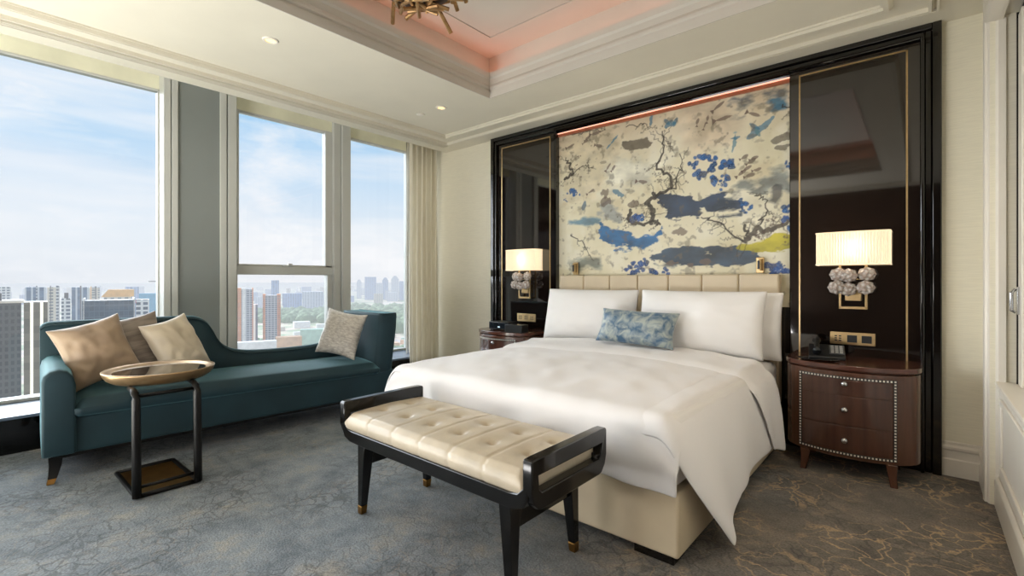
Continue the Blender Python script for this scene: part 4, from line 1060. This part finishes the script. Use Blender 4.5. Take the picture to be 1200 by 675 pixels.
# cushions on the daybed
YC = PI/2   # front faces +X
G_ = 'loose cushions on the daybed'
cushion('throw_cushion', 'champagne satin cushion in the corner by the low arm of the daybed', 'cushion', M['cush_gold'], (-4.17, .60, .725), (.40, .45, .20), YC+.05, .34, -.27, G_, seed=21, wr=.02, pin=.12)
cushion('throw_cushion', 'taupe grey cushion between two paler ones on the daybed', 'cushion', M['cush_grey'], (-4.30, .815, .735), (.40, .45, .16), YC-.05, .36, -.20, G_, seed=22, wr=.016, pin=.12)
cushion('throw_cushion', 'cream satin cushion nearest the middle of the daybed back', 'cushion', M['cush_cream'], (-4.19, 1.05, .715), (.36, .45, .19), YC+.30, .40, -.24, G_, seed=23, wr=.018, pin=.12)
cushion('throw_cushion', 'silvery crinkled cushion leaning alone against the tall arm of the daybed', 'cushion', M['cush_silver'], (-4.10, 2.325, .70), (.44, .45, .15), .50, .28, .16, G_, seed=24, wr=.012, pin=.12)

# ------------------------------------------------------------------ side table
t = thing('side_table', 'round bronze rimmed tray table with a black C shaped stand before the daybed', 'side table', (-3.565, .812, 0), 0)
bm = NB(); R_ = .285
lathe(bm, [(.001, .588), (.20, .588), (.235, .594), (.262, .612), (.278, .635), (R_-.001, .652), (R_, .658), (R_-.006, .661), (.262, .655), (.243, .645), (.235, .643), (.001, .643)], (0, 0, 0), 64); obj('tray_rim', bm, M['bone'], t, smooth=True)
bm = NB(); lathe(bm, [(.001, .6435), (.234, .6435), (.234, .646), (.001, .646)], (0, 0, 0), 64); obj('table_top', bm, M['darktop'], t, smooth=False)
for y in (-.182, .108):
    bm = NB(); tube(bm, [(.16, y, .586), (.25, y, .585), (.285, y, .572), (.305, y, .54), (.312, y, .48), (.322, y, .12), (.325, y, .012)], [.014, .016, .019, .021, .021, .022, .022], 8)
    obj('upright', bm, M['dwood'], t, smooth=True)
bm = NB(); tube(bm, [(.275, -.182, .555), (.275, .108, .555)], .011, 8); obj('top_bar', bm, M['dwood'], t, smooth=True)
bm = NB()
for y in (-.182, .108):
    tube(bm, [(.322, y, .02), (.25, y, .013), (-.16, y, .013), (-.18, y, .013)], .013, 8)
tube(bm, [(-.18, -.182, .013), (-.18, .108, .013)], .013, 8); tube(bm, [(.315, -.182, .013), (.315, .108, .013)], .013, 8)
tube(bm, [(.315, -.182, .062), (.315, .108, .062)], .009, 8)
obj('floor_frame', bm, M['dwood'], t, smooth=True)
bm = NB(); box(bm, -.17, .31, -.172, .098, .004, .011); obj('brass_plate', bm, mat('antique_brass_plate', (150, 116, 66), .3, .85, nscale=12, namt=.15), t)

# ------------------------------------------------------------------ curtains
def drape(name, label, m, x0, y0, y1, amp, nf, xr_=.0, zt=3.12, zb=.01, th=.0, seed=0):
    bm = NB(); n = nf*14; mm = 14; P = []
    for i in range(n+1):
        s = i/n; row = []
        for j in range(mm+1):
            q = j/mm
            ph = 2*PI*nf*s + .5*math.sin(3*q+i*.02)
            a = amp*(.8+.35*mnoise.noise((s*nf*1.3, q*1.2, seed)))
            y = y0+(y1-y0)*s + .012*mnoise.noise((s*6, q*2, seed+4))*(1-q*.4)*2
            row.append((x0+xr_*s+a*math.sin(ph)+.02*q*mnoise.noise((s*9, q*2, seed+8)), y + .35*amp*math.cos(2*ph)*.3, zb+(zt-zb)*q))
        P.append(row)
    grid(bm, P)
    return tag(obj(name, bm, m, None, smooth=True), label, 'curtain')
drape('curtain', 'olive cream curtain gathered in folds in the corner beside the bed wall', M['curtain'], -4.63, 3.50, 3.93, .065, 6, seed=1)
drape('sheer_curtain', 'thin translucent sheer gathered behind the curtain against the glass', M['sheer'], -4.98, 3.71, 3.90, .025, 5, seed=2, zb=.26)

# ------------------------------------------------------------------ chandelier (low part hangs into view)
CHX, CHY, CHZ = -2.10, 1.63, 3.06
t = thing('chandelier', 'golden chandelier of tangled branch like sticks hanging from the ceiling tray', 'chandelier', (CHX, CHY, CHZ))
bm = NB(); tube(bm, [(0, 0, -.03), (0, 0, .168)], .012, 10); lathe(bm, [(.001, .145), (.09, .145), (.09, .168), (.001, .168)], (0, 0, 0), 24); obj('canopy_rod', bm, M['brass'], t)
rr = random.Random(11)
stick = mat('antique_gold_stick', (178, 140, 96), .35, .8, nscale=30, namt=.25)
for k in range(58):
    an = 2*PI*k/58*7+rr.random()*.5; el = -.80+.95*rr.random()
    r0 = .17+.08*rr.random(); r1 = r0+.13+.07*rr.random(); 
    d = Vector((math.cos(an)*math.cos(el), math.sin(an)*math.cos(el), math.sin(el)*.75-.25))
    tw = Vector((rr.uniform(-1, 1), rr.uniform(-1, 1), rr.uniform(-.3, .3)))*.07
    bm = NB(); tube(bm, [d*r0-tw*.4, d*(r0*.5+r1*.5), d*r1+tw], [.010, .012, .013], 7); obj('gold_stick', bm, stick, t)
bm = NB(); lathe(bm, [(.001, -.305), (.13, -.30), (.20, -.26), (.24, -.15), (.22, -.02), (.001, -.02)], (0, 0, 0), 30); obj('core', bm, mat('dark_bronze_core', (50, 28, 18), .5, .3, nscale=20, namt=.3), t, smooth=True)
for k in range(40):
    an = 2*PI*k/40*3+rr.random(); el = -.35-1.1*rr.random()
    p = Vector((math.cos(an)*math.cos(el)*.25, math.sin(an)*math.cos(el)*.25, -.10+math.sin(el)*.235))
    d = Vector((rr.uniform(-1, 1), rr.uniform(-1, 1), rr.uniform(-.35, .35))).normalized()*.09
    bm = NB(); tube(bm, [p-d, p+Vector((0, 0, -.008)), p+d], [.011, .012, .012], 7); obj('gold_stick', bm, stick, t)
# ceiling fittings
DL = thing('downlight', 'round recessed downlight in the ceiling above the daybed cushions', 'downlight', (-3.27, 1.345, ZC), 0, 'recessed downlights')
bm = NB(); lathe(bm, [(.032, 0), (.05, 0), (.05, -.004), (.046, -.008), (.034, -.008), (.032, -.002)], (0, 0, 0), 28); bm.faces.ensure_lookup_table()
bmesh.ops.delete(bm, geom=[f for f in bm.faces if len(f.verts) > 6], context='FACES_ONLY'); obj('trim_ring', bm, M['white'], DL)
bm = NB(); lathe(bm, [(.001, -.001), (.032, -.001), (.032, -.003), (.001, -.003)], (0, 0, 0), 24); obj('lens', bm, emis('warm_downlight_lens', (255, 214, 150), 1.5), DL)
dup(DL, (-3.354, 2.898, ZC), 0, 'round recessed downlight in the ceiling corner near the curtain')
t = thing('smoke_detector', 'small flat white disc on the ceiling next to the corner downlight', 'detector', (-3.642, 2.889, ZC))
bm = NB(); lathe(bm, [(.001, -.012), (.02, -.012), (.036, -.006), (.04, 0), (.001, 0)], (0, 0, 0), 24); obj('cover', bm, M['white'], t, smooth=True)

# ------------------------------------------------------------------ the city outside (ground 112 m below)
GZ = -112.0
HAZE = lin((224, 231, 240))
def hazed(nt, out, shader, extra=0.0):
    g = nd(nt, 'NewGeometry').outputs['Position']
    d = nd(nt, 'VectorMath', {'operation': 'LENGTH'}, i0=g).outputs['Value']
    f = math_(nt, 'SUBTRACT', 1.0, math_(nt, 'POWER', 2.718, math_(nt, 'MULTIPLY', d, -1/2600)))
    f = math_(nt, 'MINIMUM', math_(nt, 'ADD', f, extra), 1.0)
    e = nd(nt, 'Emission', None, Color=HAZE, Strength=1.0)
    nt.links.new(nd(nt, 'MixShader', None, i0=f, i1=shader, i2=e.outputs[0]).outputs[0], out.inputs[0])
def facade(name, wall, glass, fh=3.4, bw=3.0, wz=.55, wx=.6, stripe=False, glow=0.0, second=None):
    m, nt, out = newmat(name)
    c = nd(nt, 'SeparateXYZ', None, i0=coords(nt)).outputs
    h = math_(nt, 'ADD', math_(nt, 'ADD', c[0], c[1]), 500.0); z = math_(nt, 'ADD', c[2], 500.0)
    fx = math_(nt, 'LESS_THAN', math_(nt, 'FRACT', math_(nt, 'DIVIDE', h, bw)), wx)
    fz = math_(nt, 'LESS_THAN', math_(nt, 'FRACT', math_(nt, 'DIVIDE', z, fh)), wz)
    msk = fx if stripe else math_(nt, 'MULTIPLY', fx, fz)
    n = nd(nt, 'TexWhiteNoise', {'noise_dimensions': '2D'}, Vector=nd(nt, 'CombineXYZ', None, X=math_(nt, 'FLOOR', math_(nt, 'DIVIDE', h, bw)), Y=math_(nt, 'FLOOR', math_(nt, 'DIVIDE', z, fh))).outputs[0])
    gl = mixc(nt, n.outputs[0], tuple(x*.6 for x in lin(glass)[:3])+(1,), lin(glass))
    w = lin(wall)
    if second:
        f2 = math_(nt, 'LESS_THAN', math_(nt, 'FRACT', math_(nt, 'DIVIDE', h, bw*4)), .3); w = mixc(nt, f2, lin(wall), lin(second))
    col = mixc(nt, msk, w, gl)
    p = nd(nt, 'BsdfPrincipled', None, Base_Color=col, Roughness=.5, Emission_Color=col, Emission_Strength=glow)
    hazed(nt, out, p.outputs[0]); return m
def plain(name, c, glow=0.0, ns=.2):
    m, nt, out = newmat(name); n = nd(nt, 'TexNoise', None, Vector=coords(nt), Scale=ns, Detail=5.0)
    c = lin(c); col = ramp(nt, n.outputs[0], [(.3, tuple(x*.8 for x in c[:3])+(1,)), (.7, c)])
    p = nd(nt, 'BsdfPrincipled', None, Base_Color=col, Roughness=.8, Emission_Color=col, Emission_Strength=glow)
    hazed(nt, out, p.outputs[0]); return m
CM = dict(
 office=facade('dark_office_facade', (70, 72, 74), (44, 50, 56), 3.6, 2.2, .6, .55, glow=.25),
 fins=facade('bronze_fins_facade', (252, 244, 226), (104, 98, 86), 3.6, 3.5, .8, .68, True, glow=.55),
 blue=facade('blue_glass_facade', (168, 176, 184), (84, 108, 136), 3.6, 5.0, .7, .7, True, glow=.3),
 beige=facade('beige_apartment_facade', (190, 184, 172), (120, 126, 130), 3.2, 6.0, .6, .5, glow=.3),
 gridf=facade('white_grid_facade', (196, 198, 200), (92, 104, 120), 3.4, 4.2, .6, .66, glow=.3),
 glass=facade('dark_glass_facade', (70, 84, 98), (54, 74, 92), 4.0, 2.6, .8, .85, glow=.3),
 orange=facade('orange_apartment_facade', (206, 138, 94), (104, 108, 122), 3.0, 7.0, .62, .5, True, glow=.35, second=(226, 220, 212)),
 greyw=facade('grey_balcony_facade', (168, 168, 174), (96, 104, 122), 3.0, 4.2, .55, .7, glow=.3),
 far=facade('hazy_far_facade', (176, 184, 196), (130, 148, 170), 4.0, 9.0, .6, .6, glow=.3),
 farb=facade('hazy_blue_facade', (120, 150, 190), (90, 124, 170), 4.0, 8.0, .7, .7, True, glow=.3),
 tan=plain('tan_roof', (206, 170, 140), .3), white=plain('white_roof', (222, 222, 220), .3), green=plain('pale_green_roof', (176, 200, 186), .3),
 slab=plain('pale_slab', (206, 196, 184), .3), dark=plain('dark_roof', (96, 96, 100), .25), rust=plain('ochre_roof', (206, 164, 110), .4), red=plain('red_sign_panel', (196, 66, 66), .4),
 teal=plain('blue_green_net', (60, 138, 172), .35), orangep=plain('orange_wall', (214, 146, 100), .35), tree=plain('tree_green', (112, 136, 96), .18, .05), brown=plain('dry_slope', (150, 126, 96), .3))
def outpos(u, d): return Vector((0, 0, 0)) + FW*d + RT*((u-600)/F*d)
def zat(v, d): return CH - (v-HZ)/F*d
FOOT = []
def free(p, r):
    return all((p.x-q.x)**2+(p.y-q.y)**2 > (r+s_)**2 for q, s_ in FOOT)
def tower(name, label, u0, u1, vt, d, mats, depth=None, cap=None, yaw=0.0, group=None, zb=None, split=None):
    uc = (u0+u1)/2; p = outpos(uc, d); ang = math.atan2(p.y, p.x)
    w = (u1-u0)/F*d*math.cos(math.atan((uc-600)/F))
    w = w/ (math.cos(yaw)+ (abs(math.sin(yaw))*((depth or w)/w) if yaw else 0)) if yaw else w
    dep = depth or w*.8; zb = GZ if zb is None else zb; h = zat(vt, d)-zb
    far_ = p.normalized()*dep*.5
    if group and not free(p+far_, max(w, dep)*.72): return None
    FOOT.append((p+far_, max(w, dep)*.72))
    t = thing(name, label, 'building', (p.x+far_.x, p.y+far_.y, zb), ang+PI/2+yaw, group)
    bm = NB(); box(bm, -w/2, w/2, -dep/2, dep/2, 0, h); obj('tower_body', bm, CM[mats], t)
    if split:       # coloured side bays standing a little proud
        for a, b, mk in split:
            bm = NB(); box(bm, -w/2+w*a, -w/2+w*b, -dep/2-.8, dep/2, 0, h+1.5); obj('facade_bay', bm, CM[mk], t)
    if cap == 'slab':
        bm = NB(); box(bm, -w/2-1.5, w/2+1.5, -dep/2-1.5, dep/2+1.5, h, h+1.2); obj('roof_slab', bm, CM['slab'], t)
    if cap in ('plant', 'slab'):
        bm = NB(); box(bm, -w*.25, w*.2, -dep*.2, dep*.3, h, h+h*.03+2.0); obj('roof_plant', bm, CM['dark'], t)
    if cap == 'crown':
        bm = NB(); box(bm, -w*.36, w*.36, -dep*.36, dep*.36, h, h+h*.07); box(bm, -w*.2, w*.2, -dep*.2, dep*.2, h*1.07, h*1.12); obj('roof_crown', bm, CM[mats], t)
    return t
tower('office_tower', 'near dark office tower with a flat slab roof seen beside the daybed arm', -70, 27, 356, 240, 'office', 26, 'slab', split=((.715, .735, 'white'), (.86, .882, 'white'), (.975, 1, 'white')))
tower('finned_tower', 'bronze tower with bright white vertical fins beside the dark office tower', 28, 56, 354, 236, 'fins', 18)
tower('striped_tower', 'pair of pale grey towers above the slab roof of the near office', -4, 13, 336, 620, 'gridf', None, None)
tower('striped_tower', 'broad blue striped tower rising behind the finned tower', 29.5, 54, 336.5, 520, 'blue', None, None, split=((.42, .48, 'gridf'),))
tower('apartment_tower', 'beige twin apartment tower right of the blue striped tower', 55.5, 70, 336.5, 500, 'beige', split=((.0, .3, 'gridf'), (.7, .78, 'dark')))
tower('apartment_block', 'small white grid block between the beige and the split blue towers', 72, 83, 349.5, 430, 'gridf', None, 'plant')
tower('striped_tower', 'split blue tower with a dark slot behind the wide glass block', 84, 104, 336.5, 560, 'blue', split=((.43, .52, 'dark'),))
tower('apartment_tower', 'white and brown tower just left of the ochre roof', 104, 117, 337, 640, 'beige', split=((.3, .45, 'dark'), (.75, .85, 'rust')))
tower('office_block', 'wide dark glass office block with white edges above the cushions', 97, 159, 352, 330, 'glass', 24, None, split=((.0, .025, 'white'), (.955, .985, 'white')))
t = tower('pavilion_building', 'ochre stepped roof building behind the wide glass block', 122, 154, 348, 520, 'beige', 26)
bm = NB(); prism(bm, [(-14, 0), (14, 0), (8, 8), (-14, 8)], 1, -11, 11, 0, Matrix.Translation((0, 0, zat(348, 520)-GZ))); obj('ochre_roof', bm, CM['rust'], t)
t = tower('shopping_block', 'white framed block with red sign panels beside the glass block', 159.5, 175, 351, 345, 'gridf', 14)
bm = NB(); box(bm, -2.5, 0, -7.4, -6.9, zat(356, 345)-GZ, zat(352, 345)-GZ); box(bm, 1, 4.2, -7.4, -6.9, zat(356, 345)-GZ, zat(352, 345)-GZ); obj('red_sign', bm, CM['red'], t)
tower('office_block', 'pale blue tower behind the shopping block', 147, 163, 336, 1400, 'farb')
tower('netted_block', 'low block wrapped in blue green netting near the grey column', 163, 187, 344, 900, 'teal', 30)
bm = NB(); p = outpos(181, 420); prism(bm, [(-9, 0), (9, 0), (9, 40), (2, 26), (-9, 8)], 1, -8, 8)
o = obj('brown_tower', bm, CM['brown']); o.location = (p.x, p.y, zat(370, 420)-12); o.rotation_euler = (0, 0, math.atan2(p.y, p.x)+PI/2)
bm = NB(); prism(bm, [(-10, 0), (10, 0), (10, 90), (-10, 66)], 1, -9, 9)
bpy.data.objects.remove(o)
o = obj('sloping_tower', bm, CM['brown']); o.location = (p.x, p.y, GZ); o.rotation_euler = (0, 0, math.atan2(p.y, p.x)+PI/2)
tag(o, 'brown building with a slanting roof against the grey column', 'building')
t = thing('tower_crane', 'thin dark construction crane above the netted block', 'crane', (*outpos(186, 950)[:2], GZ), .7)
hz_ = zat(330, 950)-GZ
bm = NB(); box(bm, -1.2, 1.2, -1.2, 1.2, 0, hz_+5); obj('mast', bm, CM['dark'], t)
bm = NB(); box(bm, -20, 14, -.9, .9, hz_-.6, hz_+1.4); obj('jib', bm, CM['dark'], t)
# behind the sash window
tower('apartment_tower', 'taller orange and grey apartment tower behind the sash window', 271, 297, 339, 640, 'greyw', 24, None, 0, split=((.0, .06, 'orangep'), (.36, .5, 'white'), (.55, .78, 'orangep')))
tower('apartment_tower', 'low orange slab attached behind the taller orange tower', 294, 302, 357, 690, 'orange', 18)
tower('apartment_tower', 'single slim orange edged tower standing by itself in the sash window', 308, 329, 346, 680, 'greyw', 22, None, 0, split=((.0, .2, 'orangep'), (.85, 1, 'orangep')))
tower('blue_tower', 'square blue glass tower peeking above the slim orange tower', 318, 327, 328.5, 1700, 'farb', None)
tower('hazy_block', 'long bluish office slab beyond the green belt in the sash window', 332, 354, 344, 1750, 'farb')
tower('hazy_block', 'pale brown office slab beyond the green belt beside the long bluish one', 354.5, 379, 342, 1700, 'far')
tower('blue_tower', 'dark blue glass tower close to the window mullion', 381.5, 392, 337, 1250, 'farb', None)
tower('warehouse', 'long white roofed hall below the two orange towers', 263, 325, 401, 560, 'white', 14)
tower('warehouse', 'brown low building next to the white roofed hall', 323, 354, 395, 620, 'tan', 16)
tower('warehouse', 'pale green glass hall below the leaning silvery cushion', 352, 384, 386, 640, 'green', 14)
# beyond the tall window: the far skyline, one label each
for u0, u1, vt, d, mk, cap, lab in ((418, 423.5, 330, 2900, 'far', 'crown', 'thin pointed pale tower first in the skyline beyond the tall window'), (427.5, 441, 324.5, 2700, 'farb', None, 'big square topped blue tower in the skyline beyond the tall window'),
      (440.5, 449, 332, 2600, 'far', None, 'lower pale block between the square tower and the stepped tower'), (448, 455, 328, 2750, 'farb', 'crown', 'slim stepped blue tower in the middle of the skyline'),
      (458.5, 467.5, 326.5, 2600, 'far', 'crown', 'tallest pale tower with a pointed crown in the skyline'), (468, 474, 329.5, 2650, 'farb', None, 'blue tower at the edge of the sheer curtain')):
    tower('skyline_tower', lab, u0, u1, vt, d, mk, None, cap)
rb = random.Random(5)
for k in range(95):
    u = rb.choice([rb.uniform(0, 190), rb.uniform(-40, 480), rb.uniform(270, 392), rb.uniform(404, 478)]); d = rb.uniform(1900, 5200); w = rb.uniform(5, 13)
    vt = rb.uniform(335, 345) if d > 2600 else rb.uniform(341, 350)
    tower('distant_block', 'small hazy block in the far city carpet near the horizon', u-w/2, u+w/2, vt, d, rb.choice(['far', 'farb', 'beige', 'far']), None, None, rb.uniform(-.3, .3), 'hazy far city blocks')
rb = random.Random(8)
for k in range(34):
    u = rb.choice([rb.uniform(268, 400), rb.uniform(404, 480), rb.uniform(330, 480)]); d = rb.uniform(750, 1250); w = rb.uniform(7, 22)
    v_ground = HZ+(CH-GZ)/d*F
    tower('low_rise', 'low pale roof among the streets below the skyline', u-w/2, u+w/2, v_ground-rb.uniform(3, 7), d, rb.choice(['tan', 'white', 'green', 'slab', 'tan']), None, None, rb.uniform(-.4, .4), 'low roofs below the skyline')
def ground():
    m, nt, out = newmat('city_ground'); c = coords(nt)
    n = nd(nt, 'TexNoise', None, Vector=c, Scale=.006, Detail=8.0, Roughness=.65)
    v = nd(nt, 'TexVoronoi', None, Vector=c, Scale=.02)
    col = ramp(nt, n.outputs[0], [(.38, lin((96, 122, 84))), (.48, lin((150, 160, 130))), (.54, lin((206, 186, 168))), (.66, lin((186, 182, 180)))])
    col = mixc(nt, .35, col, ramp(nt, nd(nt, 'SeparateXYZ', None, i0=v.outputs['Color']).outputs[0], [(.2, (.3, .3, .3, 1)), (.8, (.75, .74, .72, 1))]), 'OVERLAY')
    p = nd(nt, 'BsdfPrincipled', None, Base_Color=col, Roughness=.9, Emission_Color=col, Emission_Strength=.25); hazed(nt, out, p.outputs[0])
    bm = NB(); lathe(bm, [(1, -.5), (22000, -.5), (22000, -1), (1, -1)], (0, 0, 0), 64)
    o = struct('ground', bm, m, 'city ground far below the windows'); o.location = (0, 0, GZ)
ground()
def trees(u0, u1, d0, d1, n, r, lab, seed):
    rb = random.Random(seed); bm = NB()
    for k in range(n):
        d = rb.uniform(d0, d1); p = outpos(rb.uniform(u0, u1), d); rr_ = r*rb.uniform(.6, 1.3)
        q = bmesh.ops.create_icosphere(bm, subdivisions=1, radius=rr_)['verts']
        for v in q: v.co = Vector((v.co.x*rb.uniform(.9, 1.4), v.co.y*rb.uniform(.9, 1.4), v.co.z*.9*rb.uniform(.8, 1.2)+rr_*.6)); v.co += Vector((p.x, p.y, GZ))
    o = obj('treetops', bm, CM['tree'], None, smooth=True); tag(o, lab, 'trees', None, 'stuff')
trees(300, 395, 1250, 1650, 420, 12, 'green belt of trees beyond the sash window', 1)
trees(404, 485, 1000, 1900, 520, 13, 'green belt of trees beyond the tall window', 2)
trees(455, 490, 560, 760, 160, 7, 'nearer park trees seen between the daybed and the curtain', 3)
trees(268, 345, 560, 900, 90, 6, 'street trees among the orange towers', 4)

# ------------------------------------------------------------------ sky and lights
w = bpy.data.worlds.new('sky'); SC.world = w; w.use_nodes = True; nt = w.node_tree
for n in list(nt.nodes): nt.nodes.remove(n)
out = nt.nodes.new('ShaderNodeOutputWorld')
g = nd(nt, 'TexCoord').outputs['Generated']
s = nd(nt, 'SeparateXYZ', None, i0=g).outputs
base = ramp(nt, s[2], [(0.0, lin((226, 232, 240))), (.08, lin((230, 238, 246))), (.18, lin((204, 226, 246))), (.30, lin((164, 209, 244))), (1.0, lin((104, 164, 228)))])
zz = nd(nt, 'CombineXYZ', None, X=s[0], Y=s[1], Z=math_(nt, 'MULTIPLY', s[2], 3.2)).outputs[0]
c1 = nd(nt, 'TexNoise', None, Vector=zz, Scale=3.2, Detail=9.0, Roughness=.58, Distortion=.35)
st = nd(nt, 'TexNoise', None, Vector=nd(nt, 'CombineXYZ', None, X=s[0], Y=s[1], Z=math_(nt, 'MULTIPLY', s[2], 9.0)).outputs[0], Scale=1.6, Detail=7.0)
f1 = nd(nt, 'MapRange', None, Value=c1.outputs[0], From_Min=.46, From_Max=.66, To_Max=.9).outputs[0]
f2 = nd(nt, 'MapRange', None, Value=st.outputs[0], From_Min=.42, From_Max=.66, To_Max=.75).outputs[0]
f = math_(nt, 'MAXIMUM', f1, f2)
col = mixc(nt, f, base, lin((248, 249, 252)))
bg = nd(nt, 'Background', None, Color=col, Strength=1.0); nt.links.new(bg.outputs[0], out.inputs[0])

def light(name, kind, loc, energy, color=(1, 1, 1), aim=None, **kw):
    d = bpy.data.lights.new(name, kind); d.energy = energy; d.color = color
    for k, v in kw.items(): setattr(d, k, v)
    o = bpy.data.objects.new(name, d); COL.objects.link(o); o.location = loc
    if aim is not None: o.rotation_euler = Vector(aim).to_track_quat('-Z', 'Y').to_euler()
    return o
light('soft_daylight', 'SUN', (-20, 2, 12), 9.0, (.87, .94, 1.0), (1, .30, -.42), angle=math.radians(75))
for x in (-.343, -3.165):
    light('sconce_bulb', 'POINT', (x, 3.87, 1.41), 1.1, (1, .88, .70), shadow_soft_size=.04)
light('added_room_fill', 'AREA', (-3.0, -2.3, 1.9), 18, (.95, .98, 1), (.25, 1, -.1), shape='RECTANGLE', size=2.0, size_y=1.2)  # unseen fill lamp added behind the camera to brighten the room
light('added_ceiling_fill', 'AREA', (-4.15, -1.1, .5), 62, (1, 1, .87), (.16, .3, 1), shape='RECTANGLE', size=.9, size_y=2.0)  # out-of-view uplight added to lift the ceiling by the windows
light('added_ceiling_fill', 'AREA', (-2.6, -1.7, .4), 120, (1, .97, .95), (.14, .3, 1), shape='RECTANGLE', size=1.6, size_y=1.2)  # second added uplight, also unseen, for the rest of the ceiling
for x, y, e in ((-.2, 2.7, 28), (-.5, .4, 14), (-2.4, -.6, 10)):
    light('ceiling_spot', 'SPOT', (x, y, 2.74), e, (1, .81, .61), (0, 0, -1), spot_size=math.radians(120), spot_blend=1.0, shadow_soft_size=.12)
SC.view_settings.view_transform = 'Standard'; SC.view_settings.look = 'None'; SC.view_settings.exposure = 0.07
SC.cycles.use_denoising = True; SC.cycles.max_bounces = 10; SC.cycles.diffuse_bounces = 5; SC.cycles.glossy_bounces = 4
SC.cycles.transmission_bounces = 6; SC.cycles.transparent_max_bounces = 12; SC.cycles.sample_clamp_indirect = 6.0
SC.cycles.caustics_reflective = False; SC.cycles.caustics_refractive = False
